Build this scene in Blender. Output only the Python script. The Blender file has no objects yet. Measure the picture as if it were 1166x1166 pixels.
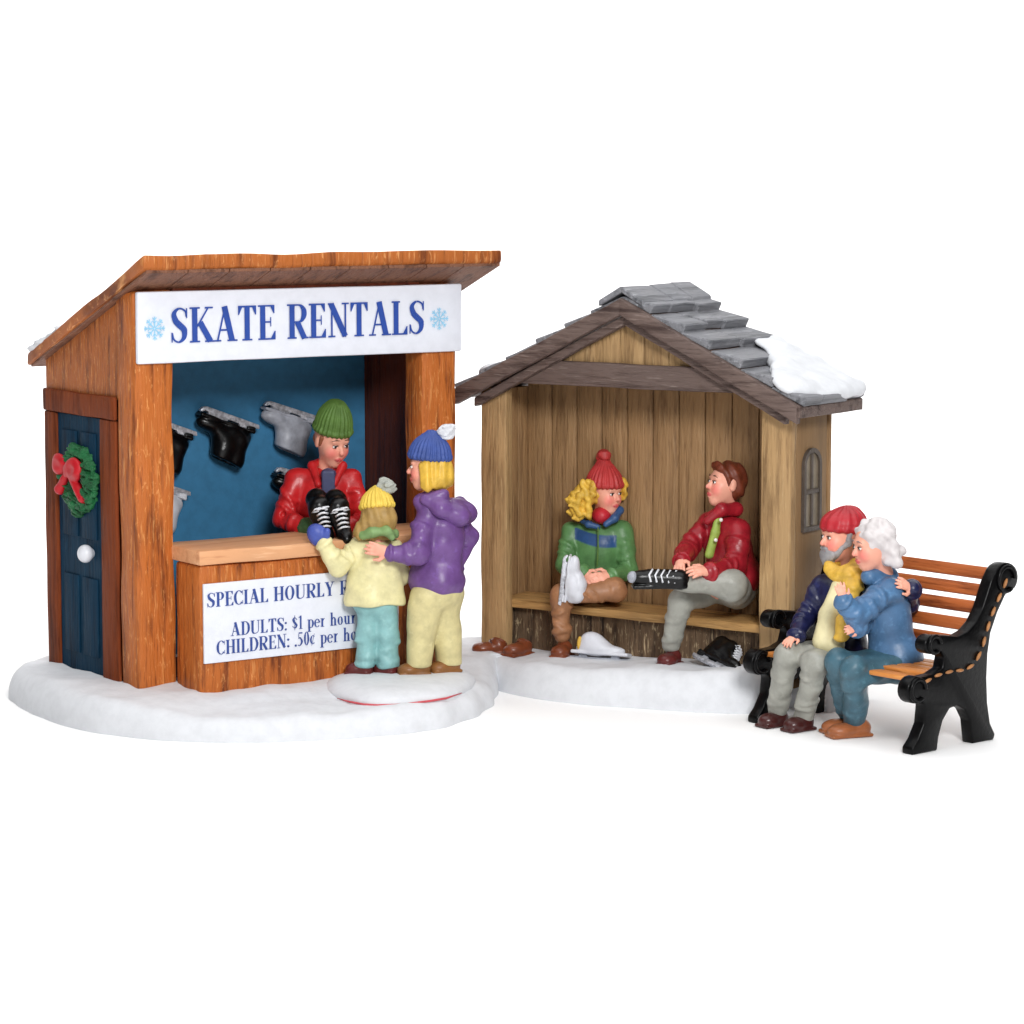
import bpy, bmesh, math, random
import numpy as np
from mathutils import Matrix, Vector, noise as mnoise

random.seed(7); rng = np.random.default_rng(7)
scene = bpy.context.scene
C = scene.collection
PI = math.pi

# ------------------------------------------------------------------ camera numbers (fitted offline)
TH, FPX = 0.11673, 3298.65
CAM = np.array([0.0, -32.762, 5.8418])
FW = np.array([0, math.cos(TH), -math.sin(TH)]); UPV = np.array([0, math.sin(TH), math.cos(TH)])
def ray(px, py): return FW + np.array([1.0, 0, 0])*(px-583)/FPX + UPV*(583-py)/FPX
def at(px, py, Y):
    d = ray(px, py); return CAM + d*((Y-CAM[1])/d[1])
def atz(px, py, z):
    d = ray(px, py); return CAM + d*((z-CAM[2])/d[2])
class Frame:                                   # a building's own upright frame
    def __init__(s, x, y, a):
        s.o = np.array([x, y, 0.0]); s.a = a
        s.ex = np.array([math.cos(a), math.sin(a), 0]); s.ey = np.array([-math.sin(a), math.cos(a), 0])
    def w(s, x, y, z): return s.o + s.ex*x + s.ey*y + np.array([0, 0, z])
    def loc(s, p):
        d = np.asarray(p)-s.o; return np.array([d@s.ex, d@s.ey, d[2]])
    def iny(s, px, py, y):                     # picture point -> local point on the plane local-y = y
        d = ray(px, py); t = (y-(CAM-s.o)@s.ey)/(d@s.ey); return s.loc(CAM+t*d)
    def inx(s, px, py, x):
        d = ray(px, py); t = (x-(CAM-s.o)@s.ex)/(d@s.ex); return s.loc(CAM+t*d)
    def inz(s, px, py, z): return s.loc(atz(px, py, z))
BOOTH = Frame(-3.979, -2.170, 0.6066)
SHEL = Frame(-0.367, 0.700, -0.6147)
BENCH = Frame(4.14, -3.84, -0.865)

# ------------------------------------------------------------------ scene objects
def tag(o, label=None, cat=None, group=None, kind=None):
    if label: o['label'] = label
    if cat: o['category'] = cat
    if group: o['group'] = group
    if kind: o['kind'] = kind
    return o
def thing(name, label, cat, loc=(0, 0, 0), rotz=0.0, group=None, mat=None):
    o = bpy.data.objects.new(name, None); C.objects.link(o)
    if mat is not None: o.matrix_world = mat
    else: o.location = Vector([float(v) for v in loc]); o.rotation_euler = (0, 0, rotz)
    o.empty_display_size = .1
    return tag(o, label, cat, group)
def obj(name, me, mat, parent=None):
    if isinstance(me, bmesh.types.BMesh):
        bm = me; me = bpy.data.meshes.new(name); bm.normal_update(); bm.to_mesh(me); bm.free()
    me.name = name
    o = bpy.data.objects.new(name, me); C.objects.link(o)
    me.materials.clear(); me.materials.append(mat)
    if parent is not None: o.parent = parent
    return o
def smooth(me, ang=None):
    for p in me.polygons: p.use_smooth = True
    if ang is not None:
        try: me.set_sharp_from_angle(angle=ang)
        except Exception: pass
    return me
def bm_mesh(bm, name, sm=None):
    me = bpy.data.meshes.new(name); bmesh.ops.recalc_face_normals(bm, faces=bm.faces); bm.to_mesh(me); bm.free()
    if sm is not None: smooth(me, sm)
    return me

# ------------------------------------------------------------------ hard-surface shapes
def box(bm, x0, x1, y0, y1, z0, z1, bev=.02, seg=2, M=None):
    t = bmesh.new(); bmesh.ops.create_cube(t, size=1)
    for v in t.verts: v.co = Vector((x0+(x1-x0)*(v.co.x+.5), y0+(y1-y0)*(v.co.y+.5), z0+(z1-z0)*(v.co.z+.5)))
    if bev: bmesh.ops.bevel(t, geom=list(t.edges), offset=min(bev, .45*min(abs(x1-x0), abs(y1-y0), abs(z1-z0))), segments=seg, profile=.5, affect='EDGES')
    if M is not None: t.transform(M)
    join(bm, t); return bm
def join(bm, t):
    me = bpy.data.meshes.new('tmp'); t.to_mesh(me); t.free(); bm.from_mesh(me); bpy.data.meshes.remove(me)
def rough(bm, amp=.012, freq=2.2, maxlen=.16, seed=0.0):
    for _ in range(5):
        es = [e for e in bm.edges if e.calc_length() > maxlen]
        if not es: break
        bmesh.ops.subdivide_edges(bm, edges=es, cuts=1, use_grid_fill=True)
    for v in bm.verts:
        n = mnoise.noise_vector(v.co*freq+Vector((seed, seed*1.7, 3.1)))
        v.co += n*amp
    return bm
def prism(bm, pts, d, bev=0, seg=2):           # polygon pts (3D, planar) swept by vector d
    t = bmesh.new(); a = [t.verts.new(Vector([float(c) for c in p])) for p in pts]
    f = t.faces.new(a); r = bmesh.ops.extrude_face_region(t, geom=[f])
    for v in r['geom']:
        if isinstance(v, bmesh.types.BMVert): v.co += Vector([float(c) for c in d])
    bmesh.ops.recalc_face_normals(t, faces=t.faces)
    if bev:
        bmesh.ops.bevel(t, geom=list(t.edges), offset=bev, segments=seg, profile=.5, affect='EDGES', clamp_overlap=True)
    join(bm, t); return bm
def tube(bm, pts, r, n=10):
    pts = [Vector([float(c) for c in p]) for p in pts]; rr = r if isinstance(r, (list, tuple)) else [r]*len(pts)
    rings = []; ref = None
    for i, p in enumerate(pts):
        d = (pts[min(i+1, len(pts)-1)]-pts[max(i-1, 0)]).normalized()
        if ref is None: ref = Vector((0, 0, 1)) if abs(d.z) < .9 else Vector((1, 0, 0))
        u = (ref-d*ref.dot(d)).normalized(); ref = u; v = d.cross(u)
        rings.append([bm.verts.new(p+(u*math.cos(2*PI*k/n)+v*math.sin(2*PI*k/n))*rr[i]) for k in range(n)])
    for a, b in zip(rings, rings[1:]):
        for k in range(n): bm.faces.new((a[k], a[(k+1) % n], b[(k+1) % n], b[k]))
    bm.faces.new(rings[0][::-1]); bm.faces.new(rings[-1]); return bm

# ------------------------------------------------------------------ sculpting: distance fields -> mesh
def V3(p): return np.array([float(p[0]), float(p[1]), float(p[2])])
def unit(v): v = np.asarray(v, float); return v/(np.linalg.norm(v)+1e-9)
class Sculpt:
    def __init__(s, vox=.013): s.vox = vox; s.p = []; s.disp = None
    def cap(s, a, b, ra, rb=None, k=.03, op='u'):
        a, b = V3(a), V3(b); rb = ra if rb is None else rb
        m = max(ra, rb); s.p.append(('c', (a, b, ra, rb), np.minimum(a, b)-m, np.maximum(a, b)+m, k, op)); return s
    def chain(s, pts, rs, k=.03, op='u'):
        for i in range(len(pts)-1): s.cap(pts[i], pts[i+1], rs[i], rs[i+1], k, op)
        return s
    def ell(s, c, r, R=None, k=.03, op='u'):   # R rows: local axes
        c = V3(c); r = np.array([r]*3 if np.isscalar(r) else r, float); R = np.eye(3) if R is None else np.asarray(R)
        e = np.sqrt(((R*r[:, None])**2).sum(0)); s.p.append(('e', (c, r, R), c-e, c+e, k, op)); return s
    def box(s, c, h, R=None, rd=.02, k=.02, op='u'):
        c = V3(c); h = np.array(h, float); R = np.eye(3) if R is None else np.asarray(R)
        e = (np.abs(R)*h[:, None]).sum(0); s.p.append(('b', (c, h, R, rd), c-e, c+e, k, op)); return s
    def plane_cut(s, c, n, k=.01):             # keep the side opposite to n
        s.p.append(('p', (V3(c), unit(n)), None, None, k, 'i')); return s
    def mesh(s, name, off=None):
        vx = s.vox
        us = [q for q in s.p if q[5] == 'u']
        lo = np.min([q[2] for q in us], 0)-4*vx; hi = np.max([q[3] for q in us], 0)+4*vx
        n = np.ceil((hi-lo)/vx).astype(int)+1
        ax = [(lo[i]+vx*np.arange(n[i])).astype(np.float32) for i in range(3)]
        F = np.full(n, 1.0, np.float32)
        for kind, a, l, h, k, op in s.p:
            if l is None: i0 = np.zeros(3, int); i1 = n
            else:
                m = k+4*vx
                i0 = np.clip(np.floor((l-m-lo)/vx).astype(int), 0, n-1); i1 = np.clip(np.ceil((h+m-lo)/vx).astype(int)+1, 1, n)
            if (i1 <= i0).any(): continue
            X = ax[0][i0[0]:i1[0], None, None]; Y = ax[1][None, i0[1]:i1[1], None]; Z = ax[2][None, None, i0[2]:i1[2]]
            sl = tuple(slice(i0[i], i1[i]) for i in range(3))
            if kind == 'c':
                A, B, ra, rb = a; ab = B-A; L = ab@ab+1e-12
                t = np.clip(((X-A[0])*ab[0]+(Y-A[1])*ab[1]+(Z-A[2])*ab[2])/L, 0, 1)
                D = np.sqrt((X-A[0]-t*ab[0])**2+(Y-A[1]-t*ab[1])**2+(Z-A[2]-t*ab[2])**2)-(ra+(rb-ra)*t)
            elif kind == 'p':
                D = (X-a[0][0])*a[1][0]+(Y-a[0][1])*a[1][1]+(Z-a[0][2])*a[1][2]
            else:
                c, r, R = a[0], a[1], a[2]
                q = [(X-c[0])*R[i][0]+(Y-c[1])*R[i][1]+(Z-c[2])*R[i][2] for i in range(3)]
                if kind == 'e':
                    k0 = np.sqrt(sum((q[i]/r[i])**2 for i in range(3))); k1 = np.sqrt(sum((q[i]/r[i]**2)**2 for i in range(3)))+1e-6
                    D = k0*(k0-1)/k1
                else:
                    rd = a[3]; d = [np.abs(q[i])-(r[i]-rd) for i in range(3)]
                    D = np.sqrt(sum(np.maximum(x, 0)**2 for x in d))+np.minimum(np.maximum(np.maximum(d[0], d[1]), d[2]), 0)-rd
            G = F[sl]
            if op == 'u':
                hh = np.maximum(k-np.abs(G-D), 0)/k; F[sl] = np.minimum(G, D)-hh*hh*k*.25
            else:
                if op == 's': D = -D
                hh = np.maximum(k-np.abs(G-D), 0)/k; F[sl] = np.maximum(G, D)+hh*hh*k*.25
        if s.disp is not None: F += s.disp(ax[0][:, None, None], ax[1][None, :, None], ax[2][None, None, :]).astype(np.float32)
        return nets(F, lo, vx, name, off)
def nets(F, lo, vx, name, off=None):
    S = F < 0; n = np.array(F.shape)
    cnt = np.zeros(n-1, np.int8)
    cor = [(i, j, k) for i in (0, 1) for j in (0, 1) for k in (0, 1)]
    for c in cor: cnt += S[c[0]:n[0]-1+c[0], c[1]:n[1]-1+c[1], c[2]:n[2]-1+c[2]]
    act = np.argwhere((cnt > 0) & (cnt < 8)); idx = np.full(n-1, -1, np.int64); idx[tuple(act.T)] = np.arange(len(act))
    vals = {c: F[act[:, 0]+c[0], act[:, 1]+c[1], act[:, 2]+c[2]] for c in cor}
    acc = np.zeros((len(act), 3)); num = np.zeros(len(act))
    for c in cor:
        for x in range(3):
            if c[x] == 0:
                d = list(c); d[x] = 1; d = tuple(d)
                a, b = vals[c], vals[d]; m = (a < 0) != (b < 0); t = np.where(m, a/np.where(m, a-b, 1), 0)
                pos = np.tile(np.array(c, float), (len(act), 1)); pos[:, x] = t
                acc += pos*m[:, None]; num += m
    P = lo+(act+acc/np.maximum(num, 1)[:, None])*vx
    quads = []
    for x in range(3):
        y, z = (x+1) % 3, (x+2) % 3
        sl0 = [slice(None)]*3; sl1 = [slice(None)]*3; sl0[x] = slice(0, -1); sl1[x] = slice(1, None)
        A, B = S[tuple(sl0)], S[tuple(sl1)]
        e = np.argwhere(A != B); e = e[(e[:, y] > 0) & (e[:, z] > 0) & (e[:, y] < n[y]-1) & (e[:, z] < n[z]-1)]
        ins = A[tuple(e.T)]
        def cell(dy, dz):
            q = e.copy(); q[:, y] += dy; q[:, z] += dz; return idx[tuple(q.T)]
        q = np.stack([cell(-1, -1), cell(0, -1), cell(0, 0), cell(-1, 0)], 1)
        q[~ins] = q[~ins][:, ::-1]; quads.append(q)
    Q = np.concatenate(quads); Q = Q[(Q >= 0).all(1)]
    return np_mesh(name, P if off is None else P-V3(off), Q)
def np_mesh(name, P, Q):
    me = bpy.data.meshes.new(name); me.vertices.add(len(P)); me.vertices.foreach_set('co', np.ascontiguousarray(P, np.float32).ravel())
    me.loops.add(Q.size); me.loops.foreach_set('vertex_index', Q.astype(np.int32).ravel())
    me.polygons.add(len(Q)); me.polygons.foreach_set('loop_start', np.arange(0, Q.size, 4, dtype=np.int32))
    me.polygons.foreach_set('use_smooth', np.ones(len(Q), bool))
    me.update(calc_edges=True); me.validate(); return me
def folds(amp=.007, f=17.0, seed=0.0):
    r = np.random.default_rng(int(seed*10)+3); W = r.normal(size=(7, 3)); W /= np.linalg.norm(W, axis=1)[:, None]; fr = f*r.uniform(.6, 1.7, 7); ph = r.uniform(0, 6.28, 7)
    def d(X, Y, Z):
        o = 0
        for w, q, p in zip(W, fr, ph): o = o+np.sin((X*w[0]+Y*w[1]+Z*w[2])*q+p+1.3*np.sin(Z*q*.5+p))
        return amp*o/2.2
    return d
def paint(me, base, spots, off=None):          # painted colour per vertex: spots = (centre, radii or r, axes, colour, softness)
    n = len(me.vertices); P = np.empty(n*3, np.float32); me.vertices.foreach_get('co', P); P = P.reshape(-1, 3).astype(float)
    if off is not None: P = P+V3(off)
    col = np.tile(np.array(list(base)+[1.0]), (n, 1))
    for sp in spots:
        if callable(sp): m, c = sp(P)
        else:
            c0, r, R, c, soft = sp; r = np.array([r]*3 if np.isscalar(r) else r, float); R = np.eye(3) if R is None else np.asarray(R)
            d = np.sqrt((((P-V3(c0))@R.T/r)**2).sum(1)); m = np.clip((1-d)/max(soft, 1e-3)+.5, 0, 1) if soft < .5 else np.clip(1-d, 0, 1)**.8
        col[:, :3] = col[:, :3]*(1-m[:, None])+np.array(c)*m[:, None]
    a = me.color_attributes.new('paint', 'FLOAT_COLOR', 'POINT'); a.data.foreach_set('color', col.astype(np.float32).ravel()); return me

# ------------------------------------------------------------------ materials
def lin(r, g, b):
    f = lambda c: (c/255/12.92) if c/255 <= .04045 else ((c/255+.055)/1.055)**2.4
    return (f(r), f(g), f(b))
def nodes(name):
    m = bpy.data.materials.new(name); m.use_nodes = True; nt = m.node_tree
    return m, nt, nt.nodes['Principled BSDF']
def N(nt, t, **k):
    n = nt.nodes.new(t)
    for a, b in k.items(): setattr(n, a, b)
    return n
def ramp(nt, stops, src):
    r = N(nt, 'ShaderNodeValToRGB'); e = r.color_ramp.elements
    while len(e) < len(stops): e.new(.5)
    for i, (p, c) in enumerate(stops): e[i].position = p; e[i].color = (*c, 1)
    nt.links.new(src, r.inputs[0]); return r.outputs[0]
def mix(nt, a, b, fac, mode='MIX'):
    m = N(nt, 'ShaderNodeMix', data_type='RGBA', blend_type=mode)
    for s, v in ((0, fac), (6, a), (7, b)):
        if hasattr(v, 'links') or isinstance(v, bpy.types.NodeSocket): nt.links.new(v, m.inputs[s])
        elif s == 0: m.inputs[0].default_value = v
        else: m.inputs[s].default_value = (*v, 1)
    return m.outputs[2]
def noise_n(nt, scale, vec, detail=4, rough_=.55, dist=0.0):
    n = N(nt, 'ShaderNodeTexNoise'); n.inputs['Scale'].default_value = scale; n.inputs['Detail'].default_value = detail
    n.inputs['Roughness'].default_value = rough_; n.inputs['Distortion'].default_value = dist; nt.links.new(vec, n.inputs['Vector']); return n.outputs[0]
def coords(nt, scale=(1, 1, 1)):
    t = N(nt, 'ShaderNodeTexCoord'); m = N(nt, 'ShaderNodeMapping'); m.inputs['Scale'].default_value = scale
    nt.links.new(t.outputs['Object'], m.inputs[0]); return m.outputs[0]
def bump(nt, b, h, strength=.3, dist=.02):
    n = N(nt, 'ShaderNodeBump'); n.inputs['Strength'].default_value = strength; n.inputs['Distance'].default_value = dist
    nt.links.new(h, n.inputs['Height']); nt.links.new(n.outputs[0], b.inputs['Normal'])
def edge_mask(nt, rad=.03, lo=.05, hi=.3):
    b = N(nt, 'ShaderNodeBevel', samples=6); b.inputs[0].default_value = rad; g = N(nt, 'ShaderNodeNewGeometry')
    d = N(nt, 'ShaderNodeVectorMath', operation='DOT_PRODUCT'); nt.links.new(b.outputs[0], d.inputs[0]); nt.links.new(g.outputs['True Normal'], d.inputs[1])
    m = N(nt, 'ShaderNodeMapRange'); m.inputs[1].default_value = 1-lo; m.inputs[2].default_value = 1-hi; m.inputs[3].default_value = 0; m.inputs[4].default_value = 1
    nt.links.new(d.outputs['Value'], m.inputs[0]); return m.outputs[0]
def wood(name, dark, mid, light, axis='z', streak=9.0, rgh=.5, bmp=.5, edge=.0, contrast=1.0, spec=.3, streak_amt=.55, fine=0.0):
    m, nt, b = nodes(name)
    sc = {'x': (.09, 1, 1), 'y': (1, .09, 1), 'z': (1, 1, .09), 'yz': (1, .09, .09)}[axis]
    v = coords(nt, sc)
    g1 = noise_n(nt, streak, v, 6, .65, .3); g2 = noise_n(nt, streak*3.4, v, 3, .6, .1); g3 = noise_n(nt, 1.3, coords(nt), 3)
    col = ramp(nt, [(.5-.16/contrast, dark), (.5, mid), (.5+.16/contrast, mid)], g1)
    col = mix(nt, col, light, ramp(nt, [(.60, (0, 0, 0)), (.72, (streak_amt,)*3)], g2))
    col = mix(nt, col, dark, ramp(nt, [(.28, (.7,)*3), (.40, (0,)*3)], g2))
    if fine: col = mix(nt, col, light, ramp(nt, [(.57, (0, 0, 0)), (.66, (fine,)*3)], noise_n(nt, streak*2.2, coords(nt, tuple(x if x == 1 else .32 for x in sc)), 5, .7, .6)))
    col = mix(nt, col, (1.25, 1.2, 1.15), ramp(nt, [(.35, (0,)*3), (.7, (.5,)*3)], g3), 'MULTIPLY')
    if edge: 
        e = edge_mask(nt); en = N(nt, 'ShaderNodeMath', operation='MULTIPLY'); nt.links.new(e, en.inputs[0])
        nt.links.new(ramp(nt, [(.42, (0,)*3), (.6, (edge,)*3)], noise_n(nt, 5, coords(nt), 3)), en.inputs[1]); col = mix(nt, col, light, en.outputs[0])
    nt.links.new(col, b.inputs['Base Color']); b.inputs['Roughness'].default_value = rgh; b.inputs['Specular IOR Level'].default_value = spec
    a = N(nt, 'ShaderNodeMath', operation='ADD'); nt.links.new(g1, a.inputs[0]); nt.links.new(g2, a.inputs[1]); bump(nt, b, a.outputs[0], bmp, .03)
    return m
def resin(name, c, rgh=.42, var=.16, bmp=.12, bs=34.0, spec=.4, attr=False, hilite=None):
    m, nt, b = nodes(name); v = coords(nt); n1 = noise_n(nt, 7, v, 4, .6)
    if attr:
        at_ = N(nt, 'ShaderNodeVertexColor', layer_name='paint'); base = at_.outputs[0]
    else:
        rg = N(nt, 'ShaderNodeRGB'); rg.outputs[0].default_value = (*c, 1); base = rg.outputs[0]
    col = mix(nt, base, (1-var,)*3, ramp(nt, [(.35, (1,)*3), (.6, (0,)*3)], n1), 'MULTIPLY')
    if hilite: col = mix(nt, col, hilite, ramp(nt, [(.58, (0,)*3), (.75, (.45,)*3)], noise_n(nt, 12, v, 3)))
    nt.links.new(col, b.inputs['Base Color']); b.inputs['Roughness'].default_value = rgh; b.inputs['Specular IOR Level'].default_value = spec
    if bmp: bump(nt, b, noise_n(nt, bs, v, 3), bmp, .02)
    return m
def metal(name, c, rgh=.35, met=1.0):
    m, nt, b = nodes(name); v = coords(nt); n1 = noise_n(nt, 22, v, 4)
    nt.links.new(ramp(nt, [(.35, tuple(x*.45 for x in c)), (.62, c)], n1), b.inputs['Base Color']); b.inputs['Roughness'].default_value = rgh; b.inputs['Metallic'].default_value = met
    bump(nt, b, n1, .3, .02); return m

# ------------------------------------------------------------------ lettering (painted serif letters, drawn stroke by stroke)
LW = dict(S=.54, K=.72, A=.70, T=.60, E=.58, R=.66, N=.70, L=.56, P=.56, C=.60, I=.32, H=.72, O=.66, U=.70, Y=.66, D=.66, p=.50, e=.44, r=.40, h=.52, o=.47, u=.53)
LW.update({'$': .46, '1': .34, '5': .44, '0': .46, '¢': .40, ':': .22, '.': .2, ' ': .30})
TK, TN, SF = .155, .05, .045
def q4(x0, y0, x1, y1): return [(x0, y0), (x1, y0), (x1, y1), (x0, y1)]
def stroke(pts, ws):
    out = []; n = len(pts)
    L, Rr = [], []
    for i in range(n):
        a, b = pts[max(i-1, 0)], pts[min(i+1, n-1)]; dx, dy = b[0]-a[0], b[1]-a[1]; l = math.hypot(dx, dy)+1e-9
        nx, ny = -dy/l, dx/l; w = ws[i]/2; L.append((pts[i][0]+nx*w, pts[i][1]+ny*w)); Rr.append((pts[i][0]-nx*w, pts[i][1]-ny*w))
    for i in range(n-1): out.append([Rr[i], Rr[i+1], L[i+1], L[i]])
    return out
def arc(cx, cy, rx, ry, a0, a1, thick, thin, n=20):   # vertical stress: thick at the sides
    P, W = [], []
    for i in range(n+1):
        a = math.radians(a0+(a1-a0)*i/n); s = abs(math.cos(a))**1.5
        P.append((cx+rx*math.cos(a), cy+ry*math.sin(a))); W.append(thin+(thick-thin)*s)
    return stroke(P, W)
def curve(pts, ws, n=28):
    P, W = [], []
    m = len(pts)-1
    for i in range(n+1):
        t = i/n*m; k = min(int(t), m-1); u = t-k
        p0, p1, p2, p3 = pts[max(k-1, 0)], pts[k], pts[k+1], pts[min(k+2, m)]
        f = lambda a, b, c, d: .5*(2*b+(c-a)*u+(2*a-5*b+4*c-d)*u*u+(3*b-a-3*c+d)*u**3)
        P.append((f(p0[0], p1[0], p2[0], p3[0]), f(p0[1], p1[1], p2[1], p3[1]))); W.append(ws[k]*(1-u)+ws[k+1]*u)
    return stroke(P, W)
def serif(x, y, w=.30): return q4(x-w/2, y-(0 if y < .5 else SF), x+w/2, y+(SF if y < .5 else 0))
def stem(x, y0=0., y1=1., w=None): w = w or TK; return q4(x-w/2, y0, x+w/2, y1)
def letter(c):
    w = LW[c]-.06; o = []
    if c == 'S': o += curve([(w-.03, .74), (w-.07, .90), (w*.5, .975), (.09, .84), (.13, .64), (w*.5, .51), (w-.10, .36), (w-.11, .15), (w*.47, .025), (.08, .10), (.03, .28)], [.05, .05, .05, .13, .17, .18, .17, .13, .05, .05, .05], 44); o += [q4(w-.045, .70, w-.01, .98), q4(.01, .02, .045, .30)]
    elif c == 'K': o += [stem(.15), serif(.15, 0), serif(.15, 1), *stroke([(.22, .45), (w-.12, .98)], [.05, .05]), *stroke([(.30, .57), (w-.06, .02)], [.17, .17]), serif(w-.1, 1, .24), serif(w-.08, 0, .28)]
    elif c == 'A': o += [*stroke([(.09, .02), (w*.49, .97)], [.05, .05]), *stroke([(w*.47, 1.0), (w-.12, .02)], [.17, .17]), q4(.17, .30, w-.22, .35), serif(.09, 0, .22), serif(w-.11, 0, .30)]
    elif c == 'T': o += [stem(w/2), serif(w/2, 0), q4(.0, .95, w, 1.0), [(.0, .95), (.0, .74), (.03, .74), (.12, .95)], [(w, .95), (w-.12, .95), (w-.03, .74), (w, .74)]]
    elif c in 'EL':
        o += [stem(.14), serif(.13, 1, .27), q4(0, 0, w, SF), [(w, SF), (w-.14, SF), (w-.03, .25), (w, .25)]]
        if c == 'E': o += [q4(.2, .955, w-.03, 1), [(w-.03, .955), (w-.03, .76), (w-.06, .76), (w-.15, .955)], q4(.2, .49, w-.16, .535), q4(w-.16, .38, w-.13, .65)]
    elif c in 'RP':
        o += [stem(.14), serif(.14, 0, .28), serif(.12, 1, .26), q4(.2, .955, w*.55, 1.0), q4(.2, .46, w*.55, .505), *arc(w*.55, .73, w*.30, .245, -90, 90, .16, .045)]
        if c == 'R': o += [*stroke([(w*.5, .48), (w-.08, .0)], [.16, .16]), q4(w-.14, 0, w+.04, SF)]
    elif c == 'N': o += [stem(.12, w=.05), stem(w-.10, w=.05), *stroke([(.10, .98), (w-.10, .02)], [.17, .17]), serif(.12, 0, .22), serif(w-.10, 1, .22), q4(0, .955, .18, 1)]
    elif c == 'C': o += [*arc(w*.54, .5, w*.44, .475, 42, 318, .16, .045, 30), q4(w-.035, .68, w, .98), q4(w-.035, .04, w, .30)]
    elif c == 'I': o += [stem(w/2), serif(w/2, 0, .27), serif(w/2, 1, .27)]
    elif c == 'H': o += [stem(.14), stem(w-.14), q4(.2, .47, w-.2, .52), *[serif(x, y, .28) for x in (.14, w-.14) for y in (0, 1)]]
    elif c in 'O0': o += arc(w/2, .5, w/2-.08, .478, 0, 360, .16 if c == 'O' else .13, .045, 36)
    elif c == 'U': o += [stem(.14, .3, 1), serif(.14, 1, .28), stem(w-.09, .3, 1, .05), serif(w-.09, 1, .2), *curve([(.14, .32), (.17, .1), (w*.52, .025), (w-.13, .12), (w-.09, .32)], [.155, .13, .05, .05, .05], 18)]
    elif c == 'Y': o += [stem(w/2, 0, .45), serif(w/2, 0, .28), *stroke([(.11, .98), (w/2, .42)], [.16, .16]), *stroke([(w-.10, .98), (w/2, .42)], [.05, .05]), serif(.11, 1, .27), serif(w-.1, 1, .22)]
    elif c == 'D': o += [stem(.14), q4(0, .955, w*.5, 1), q4(0, 0, w*.5, .045), *arc(w*.46, .5, w*.44, .478, -90, 90, .16, .045, 24)]
    elif c == '$': o += curve([(w-.04, .72), (w*.5, .90), (.08, .74), (w*.5, .51), (w-.07, .28), (w*.5, .10), (.04, .27)], [.05, .05, .13, .16, .13, .05, .05], 36)+[stem(w/2, -.06, 1.06, .04)]
    elif c == '1': o += [stem(w/2+.02, w=.12), serif(w/2+.02, 0, .26), *stroke([(.02, .86), (w/2, .97)], [.05, .06])]
    elif c == '5': o += [q4(.1, .90, w-.02, 1.0), q4(.08, .52, .125, .94), *curve([(.09, .53), (w*.5, .62), (w-.07, .32), (w*.45, .03), (.03, .10)], [.05, .06, .15, .06, .07], 24)]
    elif c == '¢': o += [*arc(w*.52, .36, w*.40, .30, 45, 315, .12, .045, 24), *stroke([(.1, -.06), (w-.06, .80)], [.035, .035])]
    elif c == ':': o += [*arc(.08, .08, .04, .04, 0, 360, .09, .09, 10), *arc(.08, .56, .04, .04, 0, 360, .09, .09, 10)]
    elif c == '.': o += arc(.08, .07, .04, .04, 0, 360, .09, .09, 10)
    elif c == 'p': o += [stem(.12, -.28, .64, .13), q4(0, -.28, .26, -.24), q4(0, .60, .16, .64), *arc(w*.56, .32, w*.34, .30, -150, 150, .13, .045, 24)]
    elif c == 'e': o += [*arc(w*.52, .32, w*.40, .30, 5, 320, .12, .045, 26), q4(.09, .33, w-.06, .375)]
    elif c == 'r': o += [stem(.12, 0, .64, .13), q4(0, 0, .26, .04), q4(0, .60, .16, .64), *curve([(.17, .42), (.24, .60), (w-.06, .58)], [.05, .07, .12], 12)]
    elif c == 'h': o += [stem(.11, 0, 1.0, .13), q4(0, 0, .23, .04), q4(0, .96, .16, 1.0), *curve([(.15, .46), (w*.55, .63), (w-.11, .46), (w-.11, .3)], [.05, .06, .13, .13], 18), stem(w-.11, 0, .34, .13), q4(w-.22, 0, w+.01, .04)]
    elif c == 'o': o += arc(w/2, .32, w/2-.07, .30, 0, 360, .13, .045, 28)
    elif c == 'u': o += [stem(.11, .2, .64, .13), q4(0, .60, .16, .64), *curve([(.11, .24), (.15, .06), (w*.5, .03), (w-.14, .16)], [.13, .10, .05, .05], 16), stem(w-.12, 0, .64, .13), q4(w-.24, .60, w-.1, .64), q4(w-.12, 0, w+.01, .04)]
    return o
def lettering(s, x0, x1, z0, cap, y, mat_, par):
    tot = sum(LW[c] for c in s)-.06; k = (x1-x0)/tot; x = x0; n = 0; bm = bmesh.new()
    for c in s+' ':
        if c == ' ':
            if len(bm.faces): obj('lettering', bm_mesh(bm, 'l'), mat_, par)
            else: bm.free()
            bm = bmesh.new(); x += LW[c]*k; continue
        for poly in letter(c):
            a = sum(poly[i][0]*poly[(i+1) % len(poly)][1]-poly[(i+1) % len(poly)][0]*poly[i][1] for i in range(len(poly)))
            if a < 0: poly = poly[::-1]
            yy = y-.0005*(n % 9); n += 1
            try: bm.faces.new([bm.verts.new((x+px*k, yy, z0+pz*cap)) for px, pz in poly])
            except ValueError: pass
        x += LW[c]*k
    bm.free()
def snowflake(cx, cz, r, y):
    bm = bmesh.new(); n = 0
    def seg(a, b, w):
        nonlocal n
        for poly in stroke([a, b], [w, w]):
            n += 1; bm.faces.new([bm.verts.new((cx+p[0], y-.0006*(n % 12), cz+p[1])) for p in poly])
    for k in range(8):
        a = k*PI/4; u = (math.cos(a), math.sin(a)); v = (-u[1], u[0]); P = lambda s, t: (r*(u[0]*s+v[0]*t), r*(u[1]*s+v[1]*t))
        seg(P(.08, 0), P(1, 0), r*.10)
        for s in (.45, .72):
            seg(P(s, 0), P(s+.2, .2), r*.08); seg(P(s, 0), P(s+.2, -.2), r*.08)
    return bm

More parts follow.
